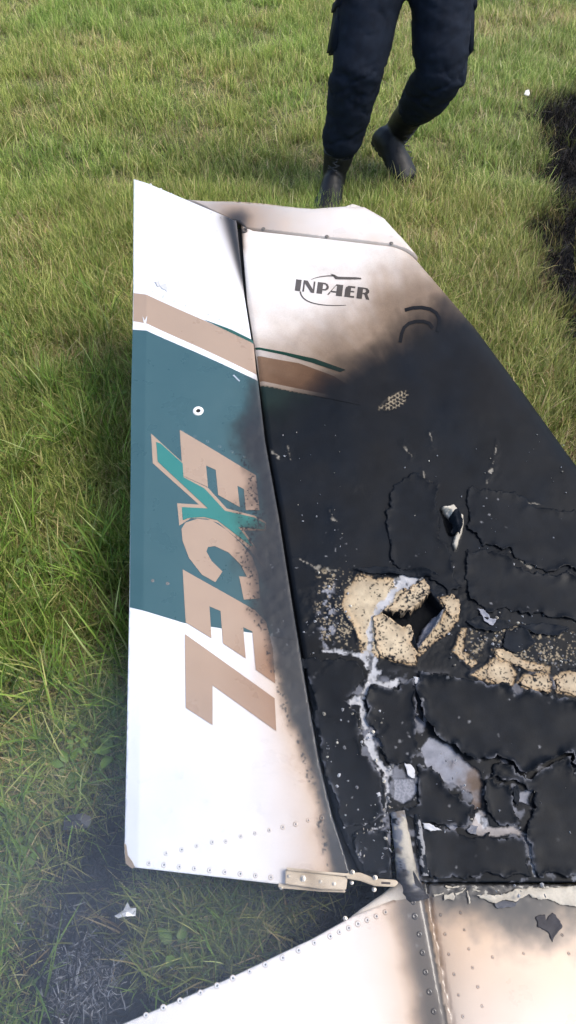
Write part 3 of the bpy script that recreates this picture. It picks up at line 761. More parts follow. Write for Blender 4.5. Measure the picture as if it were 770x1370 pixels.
decal('green_line', [(341, 464), (380, 471), (420, 480), (462, 495), (455, 498), (420, 486.5), (380, 475), (342, 467)], GREEN, fin, 'fin', .0011, .002)
# maker's name, an arc and a small aeroplane
Z3 = lambda pts: [(320 + x / 2.567, 250 + y / 2.567) for x, y in pts]
GREY = np.array([.085, .08, .078])
def word(polys):
    o, ux, uy = (190, 357), np.array([.9925, .122]), np.array([.13, -1.0])      # baseline and up, in zoomed pixels
    return [[(o[0] + ux[0] * a + uy[0] * b_, o[1] + ux[1] * a + uy[1] * b_) for a, b_ in p] for p in polys]
H = 39
I_ = [(0, 0), (19, 0), (19, H), (0, H)]
N_ = [(26, 0), (32, 0), (32, 28), (56, 0), (67, 0), (67, H), (61, H), (61, 12), (40, H), (26, H)]
P_ = [(75, 0), (94, 0), (94, 12), (106, 13), (114, 19), (115, 27), (110, 35), (100, H), (75, H)]
Pc = [(94, 17), (103, 18), (107, 25), (103, 33), (94, 34)]
A_ = [(112, 0), (118, 0), (123, 10), (142, 10), (142, 0), (163, 0), (163, H), (140, H)]
Ac = [(126, 15), (142, 15), (142, 33), (139, 34)]
E_ = [(171, 0), (205, 0), (205, 6), (191, 6), (191, 18), (203, 18), (203, 23), (191, 23), (191, 33), (205, 33), (205, H), (182, H), (173, 33), (171, 24)]
R_ = [(213, 0), (232, 0), (232, 17), (238, 16), (247, 0), (258, 0), (249, 18), (254, 23), (254, 31), (247, 38), (238, H), (213, H)]
Rc = [(232, 21), (240, 22), (244, 28), (240, 34), (232, 34)]
def bridge(outer, hole):                                                     # cut a counter into a letter with a hairline slit
    i = min(range(len(outer)), key=lambda k: min((outer[k][0] - q[0]) ** 2 + (outer[k][1] - q[1]) ** 2 for q in hole))
    j = min(range(len(hole)), key=lambda k: (outer[i][0] - hole[k][0]) ** 2 + (outer[i][1] - hole[k][1]) ** 2)
    h = (hole[j:] + hole[:j])[::-1]; h = [h[-1]] + h[:-1]
    e = .15
    return outer[:i + 1] + h + [(h[0][0] + e, h[0][1] + e)] + [(outer[i][0] + e, outer[i][1] + e)] + outer[i + 1:]
for nm, p in (('I', I_), ('N', N_), ('P', bridge(P_, Pc)), ('A', bridge(A_, Ac)), ('E', E_), ('R', bridge(R_, Rc))):
    decal('letter', Z3(word([p])[0]), GREY, fin, 'fin', .0008, .002, 1.5)['label'] = 'dark grey letter %s of the maker\'s name' % nm
def bez(p0, p1, p2, n=14): return [((1 - t) ** 2 * p0[0] + 2 * t * (1 - t) * p1[0] + t * t * p2[0], (1 - t) ** 2 * p0[1] + 2 * t * (1 - t) * p1[1] + t * t * p2[1]) for t in np.linspace(0, 1, n)]
decal('emblem_arc', Z3(ribbon(bez((209, 360), (215, 415), (366, 407)), 5, 1.8)), GREY, fin, 'fin', .0008, .002, 2)
decal('emblem_arc', Z3(ribbon(bez((247, 319), (275, 305), (330, 306)), 1.6, 4)), GREY, fin, 'fin', .0008, .002, 2)
decal('emblem_aeroplane', Z3([(312, 299), (326, 302), (338, 309), (400, 311), (418, 313), (419, 318), (380, 319), (330, 318), (322, 308)]), GREY, fin, 'fin', .0008, .002, 2)
SHINY = np.array([.02, .021, .024])
decal('raised_mark', Z3(ribbon([(568, 424), (595, 417), (625, 415), (655, 421), (676, 434), (686, 452), (686, 475), (680, 498)], 12)), SHINY * .8, fin, 'fin', .0012, .002, 2)
decal('raised_mark', Z3(ribbon([(552, 535), (557, 505), (566, 484), (582, 470), (606, 463), (632, 463), (652, 470), (664, 486)], 12)), SHINY * .8, fin, 'fin', .0012, .002, 2)

gap_strip = ribbon([(x + 1, y) for x, y in HINGE], 16)  # added dark strip standing in for the shade inside the hinge gap
bm = bmesh.new(); n_ = len(HINGE)
for d_ in (0,):
    a_ = [bm.verts.new(P(*p, -.020)) for p in gap_strip[:n_]]; b_ = [bm.verts.new(P(*p, -.020)) for p in gap_strip[n_:][::-1]]
    a2 = [bm.verts.new(P(*p, -.026)) for p in gap_strip[:n_]]; b2 = [bm.verts.new(P(*p, -.026)) for p in gap_strip[n_:][::-1]]
    for i in range(n_ - 1):
        bm.faces.new((a_[i], a_[i + 1], b_[i + 1], b_[i])); bm.faces.new((a2[i], b2[i], b2[i + 1], a2[i + 1]))
bmesh.ops.recalc_face_normals(bm, faces=bm.faces)
adopt(bm_obj('gap_dark_strip', bm, noise_mat('gap_dark', (.008, .008, .008), (.02, .019, .018), 50, .8)), tail)
# tip cap
cap_outline = [(246, 258), (330, 267), (420, 274.5), (458, 272), (472, 270.5), (488, 273), (515, 288), (540, 315), (560, 339), (524, 328), (437, 318), (338, 307), (330, 306), (320, 297), (308, 294)]
cap = sheet('tip_cap', cap_outline[::-1], 'cap', np.array([.62, .605, .59]), .004, thick=.03); adopt(cap, tail)
def disc_row(name, pts, zone, rad, parent, dark=.35, rim=(.50, .44, .38), hole=(.06, .055, .05), base=None):
    v, f, c = [], [], []
    px = np.array([p[0] for p in pts], float); py = np.array([p[1] for p in pts], float)
    X, Y = plane_xy(px, py); h = surf_h(zone, px, py); cs, _ = shade(zone, px, py, np.array(rim)); cw, _ = shade(zone, px, py, WHITE * .85 if base is None else np.asarray(base))
    for i in range(len(pts)):
        n0 = len(v); s_ = 10; o = np.array(on_plane(X[i], Y[i], h[i])); r0 = rad * rng.uniform(.88, 1.12)
        e1 = np.array([1., 0, 0]); e2 = np.cross(PN, e1)
        for r_, z_, cc in ((1.0, .0003, cs[i]), (.84, .0007, cs[i] * .9), (.66, .0008, cw[i]), (.30, .0008, cw[i] * .95), (.26, .0005, np.array(hole))):
            for k in range(s_):
                a = 6.283 * k / s_; v.append(o + (e1 * math.cos(a) + e2 * math.sin(a)) * r0 * r_ + PN * z_); c.append(cc)
        v.append(o + PN * .0005); c.append(np.array(hole))
        for q in range(4):
            for k in range(s_):
                a, b_ = n0 + q * s_ + k, n0 + q * s_ + (k + 1) % s_
                f += [(a, b_, b_ + s_), (a, b_ + s_, a + s_)]
        for k in range(s_): f.append((n0 + 4 * s_ + k, n0 + 4 * s_ + (k + 1) % s_, n0 + 5 * s_))
    me = mesh_np(name, v, f); set_attr(me, 'Col', np.array(c)); set_attr(me, 'Rgh', np.full(len(v), .4), 'FLOAT')
    return link(name, me, M_paint, parent, 'stuff')
lerp = lambda a, b, n: [(a[0] + (b[0] - a[0]) * i / (n - 1), a[1] + (b[1] - a[1]) * i / (n - 1)) for i in range(n)]
disc_row('rivets', lerp((199, 1155), (362, 1174), 9), 'rudder', .0046, rudder)
disc_row('rivets', [(222, 1142), (243, 1137), (263, 1132), (284, 1127), (302, 1126), (322, 1119), (341, 1115), (360, 1111), (378, 1107), (395, 1103), (412, 1098), (430, 1095)], 'rudder', .0040, rudder)
disc_row('rivets', lerp((201, 247), (296, 293), 8), 'rudder', .0042, rudder, rim=(.6, .6, .6), hole=(.3, .3, .3))
disc_row('rivets', lerp((203, 389), (324, 442), 9), 'rudder', .0042, rudder, rim=(.6, .6, .62), hole=(.3, .3, .3))
disc_row('rivets', lerp((244, 578), (326, 612), 6), 'rudder', .0045, rudder, rim=(.05, .10, .125), hole=(.03, .06, .08), base=BLUE * 1.15)
disc_row('rivets', [(204, 777), (224, 781)] + lerp((262, 795), (322, 812), 4), 'rudder', .0042, rudder, rim=(.10, .10, .10), hole=(.05, .05, .06), base=(.12, .11, .10))
for p in ((352, 308), (437, 317.5), (523, 327)):
    bm = bmesh.new(); add_lathe(bm, [(.0, .0012), (.0030, .0014), (.0050, .0012), (.0056, 0)], Matrix.Translation(P(*p, float(surf_h('cap', *p)[0]))) @ PQ.to_matrix().to_4x4(), 12)
    adopt(bm_obj('screw', bm, noise_mat('sooty_screw', (.05, .045, .04), (.16, .14, .12), 90, .5, .3)), cap)
bm = bmesh.new(); q = (327, 309); add_lathe(bm, [(.0, .001), (.004, .0012), (.0045, .004), (.0075, .0038), (.008, -.002)], Matrix.Translation(P(*q, float(surf_h('fin', *q)[0]))) @ PQ.to_matrix().to_4x4(), 12)
adopt(bm_obj('screw', bm, noise_mat('dark_screw', (.05, .04, .035), (.12, .1, .09), 90, .5, .5)), fin)
# grommet in the blue field: white ring round a drilled hole
gq = Matrix.Translation(P(265, 551, float(surf_h('rudder', 265, 551)[0]))) @ PQ.to_matrix().to_4x4()
bm = bmesh.new(); add_lathe(bm, [(.0046, -.001), (.0052, .0022), (.0085, .0032), (.0118, .0022), (.0124, .0004)], gq, 20)
grom = bm_obj('grommet', bm, noise_mat('white_plastic', (.62, .6, .56), (.78, .77, .75), 120, .45)); adopt(grom, rudder)
bm = bmesh.new(); add_lathe(bm, [(0, .0010), (.0050, .0012)], gq, 16)
hole = bm_obj('grommet_hole', bm, noise_mat('hole_black', (.004, .004, .004), (.008, .008, .008), 40, .9)); adopt(hole, rudder)

# fuselage end under the fin, running beneath the photographer
cone_outline = [(560, 1181), (900, 1183), (990, 1400), (1010, 1520), (60, 1520), (110, 1395), (174, 1366), (300, 1312), (420, 1255), (470, 1227), (540, 1198)]
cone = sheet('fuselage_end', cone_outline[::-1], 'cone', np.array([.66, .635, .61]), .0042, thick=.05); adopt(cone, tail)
cone['label'] = 'riveted white skin at the fuselage end, scorched near the fold'
riv = [(197, 1357), (220, 1347), (242, 1338), (269, 1327), (291, 1318), (312, 1308), (334, 1299), (355, 1290), (378, 1281), (399, 1271), (420, 1261), (441, 1252.5), (453, 1247), (465.5, 1241.5), (477.5, 1236), (490, 1231), (502, 1226), (514, 1220.5)]
disc_row('rivets', riv, 'cone', .0046, cone)
disc_row('rivets', [(551, 1207), (553, 1226), (559, 1250), (563, 1274), (567, 1300), (572, 1326), (578, 1352)], 'cone', .0048, cone, rim=(.3, .3, .3))
disc_row('rivets', [(591, 1224), (597, 1250), (602, 1277), (609, 1304), (615, 1332), (621, 1361), (618, 1221), (623, 1244), (629, 1270), (634, 1295), (641, 1321), (647, 1347), (755, 1251), (764, 1276), (661, 1281), (703, 1276)], 'cone', .0026, cone, rim=(.45, .36, .31))
# curled paint along the seam
def flake(name, poly, zone, base, h0, curl, parent, sp_=.003, ax=None, thick=.0009, step=2.5, rag=5.0, patchy=False, pepper=False):
    """a loose sheet of paint: raised h0 above the skin, its rim lifting by curl (metres)"""
    ol = dens(poly, step); arr = np.array(ol); arr = arr + (np.stack([fbm(arr[:, 0] / 5, arr[:, 1] / 5, 501, 3), fbm(arr[:, 0] / 5, arr[:, 1] / 5, 502, 3)], 1) - .5) * rag
    if patchy: arr = arr + (np.stack([fbm(arr[:, 0] / 21, arr[:, 1] / 21, 506, 2), fbm(arr[:, 0] / 21, arr[:, 1] / 21, 507, 2)], 1) - .5) * 15
    X, Y, f = cdt_panel(arr, sp_); z = PA + PB * Y; px, py = project(X, Y, z)
    h = surf_h(zone, px, py); d = -poly_sd(px, py, [tuple(a) for a in arr])
    lift = h0 + curl * np.exp(-np.clip(d, 0, None) / 5) * sst(.25, .7, fbm(px / 18, py / 18, 503, 2))
    k = (.7 + .6 * fbm(px / 9, py / 9, 504, 4))[:, None]; c = np.clip(np.asarray(base) * k, 0, 1)
    if pepper:
        pp = vn(px / 1.5, py / 1.5, 141) * .6 + vn(px / 2.9, py / 2.9, 142) * .4 + np.exp(-np.clip(d, 0, None) / 3) * .12 + (fbm(px / 24, py / 24, 144, 3) - .5) * .3
        mm = sst(.66, .76, pp)[:, None]; br_ = (np.exp(-np.clip(d, 0, None) / 6) * .35)[:, None]; c = c * (1 - br_ * np.array([.35, .6, .8])); c = c * (1 - mm) + SOOT * 1.3 * mm
    if patchy:
        h = h * .3 + .0022 * fbm(px / 60, py / 60, 508, 2)
        sp2 = vn(px / 1.6, py / 1.6, 509) * .6 + vn(px / 3.3, py / 3.3, 510) * .4 + (fbm(px / 30, py / 30, 511, 3) - .5) * .45
        mm = sst(.93, 1.0, sp2)[:, None] * .7; c = c * (1 - mm) + CHALK * .7 * mm
        eg = np.exp(-np.clip(d, 0, None) / 1.4)[:, None] * sst(.54, .64, fbm(px / 16, py / 16, 512, 3))[:, None] * .55 * sst(850, 900, py)[:, None]; c = c * (1 - eg) + LILAC * .9 * eg
    top = on_plane(X, Y, h + lift); n = len(top); bot = on_plane(X, Y, h + lift - thick)
    q = [f, f[:, ::-1] + n]; bl = np.array(boundary_loop(f))
    q.append(np.stack([bl[:, 1], bl[:, 0], bl[:, 0] + n], 1)); q.append(np.stack([bl[:, 1], bl[:, 0] + n, bl[:, 1] + n], 1))
    me = mesh_np(name, np.concatenate([top, bot]), np.concatenate(q)); set_attr(me, 'Col', np.concatenate([c, c * .8])); rg_ = .42 + .3 * fbm(px / 40, py / 40, 515, 3); set_attr(me, 'Rgh', np.r_[rg_, rg_], 'FLOAT')
    o = link(name, me, M_burnt); adopt(o, parent); return o
flake('paint_flake', [(637, 1198), (655, 1197), (676, 1196), (692, 1190), (712, 1188), (740, 1187), (772, 1184), (860, 1184), (860, 1212), (772, 1213), (754, 1211), (740, 1204), (722, 1203), (708, 1197), (690, 1205), (676, 1203), (662, 1209), (648, 1203)], 'cone', CREAM * .8, .002, .006, cone)
flake('paint_flake', [(595, 1197), (609, 1195), (609, 1204), (596, 1204)], 'cone', CREAM * .7, .001, .004, cone, .002)
flake('paint_flake', [(662, 1209), (676, 1204), (690, 1206), (700, 1200), (690, 1212), (680, 1214), (668, 1216)], 'cone', LILAC * .5, .001, .004, cone, .002)
for (x, y, l, a) in ((606, 1186, 9, .1), (618, 1192, 8, -.6), (628, 1200, 9, 1.4), (640, 1190, 5, .3), (588, 1196, 6, -.3)):
    flake('paint_flake', ribbon([(x - l * math.cos(a), y - l * math.sin(a)), (x, y + 1), (x + l * math.cos(a), y + l * math.sin(a))], 2.6, 1.2), 'cone', CREAM * .7, .001, .003, cone, .002)
flake('paint_flake', [(718, 1226), (731, 1224), (733, 1230), (742, 1220), (752, 1232), (754, 1240), (741, 1259), (735, 1246), (722, 1240)], 'cone', np.array([.04, .038, .042]), .0008, .002, cone, .002)
# broad sheets of blistered paint, black, cracked apart and lifting at the edges
SHEETS = [
    ([(557, 905), (625, 909), (687, 923), (735, 933), (900, 962), (900, 1080), (772, 1034), (757, 1003), (734, 1020), (704, 1034), (680, 1020), (661, 1011), (640, 1014), (619, 1009), (588, 983), (572, 973), (562, 962), (554, 930)], .0055, .012),
    ([(562, 1022), (580, 1036), (600, 1050), (632, 1080), (624, 1106), (590, 1106), (548, 1096), (526, 1084), (558, 1072), (563, 1050)], .002, .005),
    ([(502, 916), (530, 920), (550, 912), (552, 940), (556, 985), (560, 1008), (548, 1024), (522, 1018), (500, 985), (490, 958), (489, 936)], .003, .006),
    ([(405, 880), (430, 880), (452, 882), (478, 888), (486, 908), (476, 926), (456, 938), (472, 950), (481, 982), (488, 1012), (507, 1036), (510, 1062), (506, 1088), (488, 1106), (464, 1110), (446, 1070), (432, 1000), (418, 930)], .0018, .004),
    ([(468, 1116), (490, 1116), (518, 1112), (520, 1168), (484, 1168)], .0012, .004),
    ([(648, 1046), (672, 1044), (686, 1050), (688, 1080), (700, 1106), (664, 1100), (652, 1082)], .002, .005),
    ([(560, 1112), (592, 1110), (622, 1118), (660, 1120), (700, 1122), (706, 1150), (708, 1172), (568, 1172)], .0014, .003),
    ([(660, 1020), (682, 1028), (704, 1041), (736, 1028), (757, 1012), (772, 1040), (900, 1090), (900, 1172), (718, 1172), (714, 1140), (706, 1112), (710, 1082), (718, 1056), (694, 1046), (660, 1040)], .0022, .006),
    ([(560, 634), (584, 652), (582, 676), (588, 716), (602, 742), (618, 786), (600, 794), (584, 776), (560, 764), (528, 760), (512, 700), (530, 650)], .0007, .004),
    ([(626, 656), (664, 652), (700, 668), (728, 682), (772, 690), (900, 720), (900, 770), (772, 764), (714, 760), (682, 738), (644, 734), (624, 704)], .0008, .004),
    ([(622, 742), (642, 740), (680, 745), (712, 766), (772, 770), (900, 776), (900, 850), (772, 832), (730, 826), (690, 822), (652, 816), (626, 800)], .0014, .006)]
for poly, h0, cu in SHEETS:
    flake('paint_sheet', poly, 'fin', SOOT * 1.15, h0, cu, fin, .0036, rag=9.0, step=1.6, patchy=True)
# torn tongues of bare laminate round the burnt-through hole and along the band
for poly, h0, cu in (
        ([(517, 817), (526, 806), (540, 794), (552, 782), (566, 775), (574, 786), (573, 797), (562, 808), (550, 819), (534, 820)], .0016, .0028),
        ([(499, 826), (514, 821), (527, 832), (541, 841), (551, 836), (553, 846), (549, 858), (556, 872), (557, 889), (536, 885), (508, 879), (500, 850)], .0016, .0028),
        ([(590, 801), (604, 796), (616, 806), (613, 824), (602, 828), (594, 816)], .0016, .0028),
        ([(652, 892), (662, 883), (680, 886), (689, 902), (684, 918), (668, 915), (652, 908)], .0016, .0028),
        ([(694, 915), (702, 905), (730, 903), (737, 916), (734, 928), (712, 923)], .0016, .0028),
        ([(742, 910), (756, 903), (772, 900), (850, 905), (850, 945), (772, 932), (746, 924)], .0016, .0028),
        ([(660, 872), (672, 870), (700, 884), (730, 894), (724, 899), (700, 894), (676, 884)], .0016, .0028)):
    flake('laminate_tongue', poly, 'fin', BEIGE * 1.1, h0, cu, fin, .0022, rag=6.0, step=1.8, pepper=True)
# crumbs of pale paint scattered over the burnt skin
v, f, c = [], [], []
for (x0, x1, y0, y1, cnt, rmax) in ((425, 525, 945, 1165, 150, .0042), (395, 470, 745, 885, 110, .0034), (600, 772, 815, 900, 110, .0034), (560, 772, 980, 1120, 60, .003), (360, 470, 560, 745, 45, .0026), (540, 760, 580, 760, 60, .003), (640, 760, 1184, 1200, 14, .004)):
    for i in range(cnt):
        qx, qy = random.uniform(x0, x1), random.uniform(y0, y1)
        if qx < float(hinge_x(qy)) + 6 or fbm(np.array([qx / 26]), np.array([qy / 26]), 531, 3)[0] < .47: continue
        X_, Y_ = plane_xy(qx, qy); o_ = np.array(on_plane(float(X_), float(Y_), .0055 if qy > 880 else .0030)); r_ = rmax * random.uniform(.18, 1) ** 1.6 + .0006
        e1 = np.array([1., 0, 0]); e2 = np.cross(PN, e1); a0 = random.uniform(0, 6.28); asp = random.uniform(.35, 1); n0 = len(v); cc = (CHALK if random.random() < .65 else CREAM) * random.uniform(.4, 1.25)
        v.append(o_ + PN * r_ * .35); c.append(cc)
        for k_ in range(6):
            a = 6.283 * k_ / 6; rr_ = r_ * random.uniform(.6, 1.2); dx, dy = rr_ * math.cos(a), rr_ * asp * math.sin(a)
            v.append(o_ + e1 * (dx * math.cos(a0) - dy * math.sin(a0)) + e2 * (dx * math.sin(a0) + dy * math.cos(a0)) - PN * .002); c.append(cc * .9)
        f += [(n0, n0 + 1 + k_, n0 + 1 + (k_ + 1) % 6) for k_ in range(6)]
me = mesh_np('paint_crumbs', v, f, False); set_attr(me, 'Col', np.array(c)); set_attr(me, 'Rgh', np.full(len(v), .6), 'FLOAT')
adopt(link('paint_crumbs', me, M_burnt, kind='stuff'), fin)
# loose flakes on the fin
for poly, c_, h0, cu in (
        ([(565, 1101), (572, 1103), (590, 1112), (576, 1112), (567, 1109)], CHALK * 1.3, .002, .006),
        ([(540, 1022), (548, 1022), (554, 1030), (553, 1042), (546, 1038)], CHALK * 1.4, .002, .006),
        ([(638, 816), (646, 815), (654, 828), (664, 830), (658, 839), (648, 834)], LILAC * 1.2, .002, .006),
        ([(682, 937), (690, 942), (696, 946), (694, 951), (686, 949)], CHALK * 1.2, .002, .004),
        ([(676, 1002), (682, 1004), (680, 1008)], CHALK * 1.3, .002, .002),
        ([(594, 1096), (604, 1098), (612, 1106), (606, 1112), (598, 1106)], LILAC * .9, .001, .004),
        ([(624, 1111), (632, 1104), (640, 1106), (636, 1116), (628, 1117)], LILAC * .8, .002, .004),
        ([(553, 906), (562, 908), (560, 916), (554, 916)], CHALK * 1.2, .003, .004),
        ([(470, 998), (473, 996), (474, 1001), (471, 1003)], CHALK * 1.1, .001, .001), ([(503, 1061), (508, 1060), (508, 1066), (504, 1067)], CHALK * 1.1, .001, .001),
        ([(450, 1050), (454, 1051), (453, 1056), (449, 1055)], CHALK * 1.0, .001, .001), ([(484, 1099), (492, 1102), (490, 1106), (484, 1103)], CHALK * 1.1, .001, .003),
        ([(488, 1146), (496, 1147), (502, 1153), (496, 1155), (489, 1150)], CHALK * 1.2, .001, .003), ([(510, 1146), (520, 1138), (516, 1145), (511, 1150)], CHALK * .9, .001, .003),
        ([(686, 1054), (692, 1050), (696, 1062), (692, 1078), (687, 1070)], SOOT * 1.6, .003, .006),
        ([(600, 690), (612, 686), (616, 700), (612, 722), (604, 712), (606, 700)], SOOT * 1.8, .004, .010),
        ([(470, 762), (500, 758), (540, 764), (570, 762), (586, 772), (560, 772), (520, 770), (484, 766)], SOOT * 1.5, .003, .012),
        ([(622, 830), (640, 826), (676, 832), (690, 838), (660, 846), (634, 842)], SOOT * 1.5, .002, .005),
        ([(690, 836), (730, 834), (760, 842), (745, 852), (712, 848)], SOOT * 1.6, .002, .005),
        ([(676, 846), (700, 838), (716, 862), (690, 876), (672, 866)], SOOT * 1.7, .002, .005),
        ([(552, 918), (562, 922), (562, 950), (566, 968), (556, 958), (551, 938)], SOOT * .9, .004, .006)):
    flake('paint_flake', poly, 'fin', c_, h0, cu, fin, .0024)
for pl in ([(207, 378), (214, 376), (216, 382), (210, 383)], [(213, 380), (222, 379), (225, 386), (222, 390), (216, 386)]):
    flake('scuff_mark', pl, 'rudder', np.array([.42, .42, .43]), .0006, .002, rudder, .002)
# charred rib at the foot of the fin and the scorched post
def lumpy_tube(name, pts, rad, fc, seg=28, rings=90, amp=.0012):
    pts = np.array([tuple(p) for p in pts]); tt = np.linspace(0, len(pts) - 1, rings); v = []; c = []
    ctr = np.stack([np.interp(tt, np.arange(len(pts)), pts[:, k]) for k in range(3)], 1); rd = np.interp(tt, np.arange(len(rad)), rad)
    ax = ctr[-1] - ctr[0]; ax /= np.linalg.norm(ax); e1 = np.cross(PN, ax); e1 /= np.linalg.norm(e1); e2 = np.cross(ax, e1)
    A = np.arange(seg) * 2 * np.pi / seg
    tt2, aa = np.meshgrid(np.arange(rings), np.arange(seg), indexing='ij')
    nz = fbm(tt2 / 7.0, aa / 5.0, 511, 5)
    r_ = rd[:, None] + (nz - .5) * 2 * amp
    v = ctr[:, None, :] + (np.cos(A)[None, :, None] * e1 + np.sin(A)[None, :, None] * e2) * r_[..., None]
    cc = fc(tt2 / (rings - 1), nz, fbm(tt2 / 8, aa / 5, 513, 3))
    idx = np.arange(rings * seg).reshape(rings, seg); nx = np.roll(idx, -1, 1)
    f = np.stack([idx[:-1], nx[:-1], nx[1:], idx[1:]], -1).reshape(-1, 4)
    me = mesh_np(name, v.reshape(-1, 3), f[:, ::-1]); set_attr(me, 'Col', cc.reshape(-1, 3)); set_attr(me, 'Rgh', np.full(rings * seg, .6), 'FLOAT')
    return link(name, me, M_burnt)
def post_c(t_, nz, m_):
    q_ = sst(.44, .54, nz)[..., None]; a = CREAM * .8 * q_ + LILAC * .9 * (1 - q_); q_ = sst(.55, .62, m_)[..., None]; a = a * (1 - q_) + np.array([.13, .11, .095]) * q_; a = np.where((nz < .33)[..., None], SOOT * 2.5, a)
    f_ = sst(.35, .75, t_ + (m_ - .5) * .5)[..., None]; return a * .85 * (1 - f_) + np.array([.032, .032, .037]) * f_
post = lumpy_tube('hinge_post', [P(531, 1086, .003), P(536, 1120, .004), P(542, 1160, .004), P(549, 1192, .004), P(556, 1204, -.008)], [.013, .0145, .017, .021, .025], post_c); adopt(post, tail)
post['label'] = 'scorched hinge post with flaking paint'
shoulder = lumpy_tube('post_fairing', [P(556, 1176, .0), P(546, 1188, .001), P(520, 1203, .001), P(486, 1220, .002), P(470, 1228, -.002)], [.024, .020, .012, .006, .002], lambda t_, nz, m_: np.array([.03, .03, .034]) * (1 - sst(.15, .6, t_)[..., None]) + np.array([.5, .44, .37]) * sst(.15, .6, t_)[..., None], amp=.0006); adopt(shoulder, tail)
spar = lumpy_tube('spar_edge', [P(556, 1090, .004), P(562, 1130, .004), P(568, 1172, .002)], [.005, .006, .007], lambda t_, nz, m_: np.where((nz > .55)[..., None], CHALK * .6, SOOT * 1.5), amp=.002); adopt(spar, tail)
# hinge bracket with bolts
def plate(pts, h, depth, parent, name, mat=M_metal, bev=.0012):
    bm = bmesh.new(); add_prism(bm, [P(x, y, h) for x, y in pts[::-1]], depth)
    bmesh.ops.recalc_face_normals(bm, faces=bm.faces)
    bmesh.ops.bevel(bm, geom=list(bm.edges), offset=bev, segments=2, affect='EDGES')
    o = bm_obj(name, bm, mat, smooth=False); adopt(o, parent); return o
br = empty('hinge_bracket', P(440, 1180)); adopt(br, tail); br.location = P(440, 1180)
def badopt(o): o.parent = br; o.matrix_parent_inverse = (Matrix.Translation(P(440, 1180))).inverted()
def bplate(*a, **k):
    o = plate(*a, **k); badopt(o); return o
bplate([(382, 1163), (464, 1174), (462, 1191), (430, 1190), (381, 1183)], .016, .010, tail, 'bracket_plate')
bplate([(383, 1161.5), (432, 1167), (470, 1170), (470, 1174), (383, 1165)], .022, .006, tail, 'bracket_flange')
bplate([(372, 1182), (384, 1183), (432, 1189), (462, 1191), (462, 1194), (430, 1193), (372, 1188)], .004, .010, tail, 'bracket_flange')
bplate([(462, 1169), (480, 1168), (500, 1176), (528, 1178), (531, 1182), (526, 1187), (500, 1186), (480, 1179), (462, 1176)], .020, .008, tail, 'bracket_arm')
bplate([(508, 1180.3), (520, 1181), (520, 1184), (508, 1183.3)], .0206, .002, tail, 'arm_slot', noise_mat('slot_dark', (.02, .015, .012), (.05, .035, .03), 60, .8), .0003)
def bolt(p, h, r0, hgt, parent=None):
    bm = bmesh.new(); Mx = Matrix.Translation(P(*p, h)) @ PQ.to_matrix().to_4x4()
    add_lathe(bm, [(r0 * 1.5, 0), (r0 * 1.5, hgt * .25), (r0 * 1.05, hgt * .26), (r0 * 1.05, hgt * .8), (r0 * .55, hgt * .85), (r0 * .55, hgt), (0, hgt)], Mx, 6 if r0 > .003 else 10)
    o = bm_obj('bolt', bm, M_bolt, smooth=False); badopt(o)
for p, h, r0, hg in (((405, 1176), .016, .0055, .008), ((386, 1173), .016, .003, .004), ((428, 1180), .016, .003, .003), ((446, 1183), .016, .0035, .004), ((470, 1168), .020, .004, .012), ((500, 1175), .019, .004, .013), ((470, 1181), .004, .0035, .010), ((500, 1190), .002, .004, .012), ((376, 1187), .0, .004, .008), ((461, 1229), .008, .004, .009)):
    bolt(p, h, r0 * .65, hg * .6)
# blocks of crushed fuselage that carry the tail (out of sight underneath)
bm = bmesh.new()
def keel(pts):
    a = [bm.verts.new(P(x, y, -.05)) for x, y in pts]; b_ = [bm.verts.new((v.co.x * .97, v.co.y * .98, -.02)) for v in a]; n = len(a)
    bm.faces.new(a); bm.faces.new(b_[::-1])
    for i in range(n): bm.faces.new((a[i], b_[i], b_[(i + 1) % n], a[(i + 1) % n]))
keel([(640, 1215), (880, 1215), (960, 1480), (640, 1480)]); bmesh.ops.recalc_face_normals(bm, faces=bm.faces)
kl = bm_obj('fuselage_keel', bm, noise_mat('charred_keel', (.012, .012, .014), (.03, .03, .033), 30, .8), smooth=False); adopt(kl, tail)

# ------------------------------------------------------------------ walking person in dark uniform
def loft(bm, secs, seg=20):
    """secs: (centre, rx, ry, axis) rings joined into a closed tube"""
    rings = []; side = V((1, 0, 0))
    n = len(secs)
    for i, s_ in enumerate(secs):
        c_, rx, ry = V(s_[0]), s_[1], s_[2]
        t_ = (V(secs[min(i + 1, n - 1)][0]) - V(secs[max(i - 1, 0)][0])).normalized()
        e1 = (side - t_ * side.dot(t_)).normalized(); e2 = t_.cross(e1)
        rings.append([bm.verts.new(c_ + e1 * rx * math.cos(6.28318 * k / seg) + e2 * ry * math.sin(6.28318 * k / seg)) for k in range(seg)])
    for a, b_ in zip(rings[:-1], rings[1:]):
        for k in range(seg): bm.faces.new((a[k], a[(k + 1) % seg], b_[(k + 1) % seg], b_[k]))
    bm.faces.new(rings[0][::-1]); bm.faces.new(rings[-1])
def remesh(bm, vox, smooth=6, fac=.5):
    me = bpy.data.meshes.new('tmp'); bmesh.ops.recalc_face_normals(bm, faces=bm.faces); bm.to_mesh(me); bm.free()
    o = bpy.data.objects.new('tmp', me); col.objects.link(o)
    r_ = o.modifiers.new('r', 'REMESH'); r_.mode = 'VOXEL'; r_.voxel_size = vox
    s_ = o.modifiers.new('s', 'SMOOTH'); s_.iterations = smooth; s_.factor = fac
    dg = bpy.context.evaluated_depsgraph_get(); out = bpy.data.meshes.new_from_object(o.evaluated_get(dg))
    bpy.data.objects.remove(o); return out
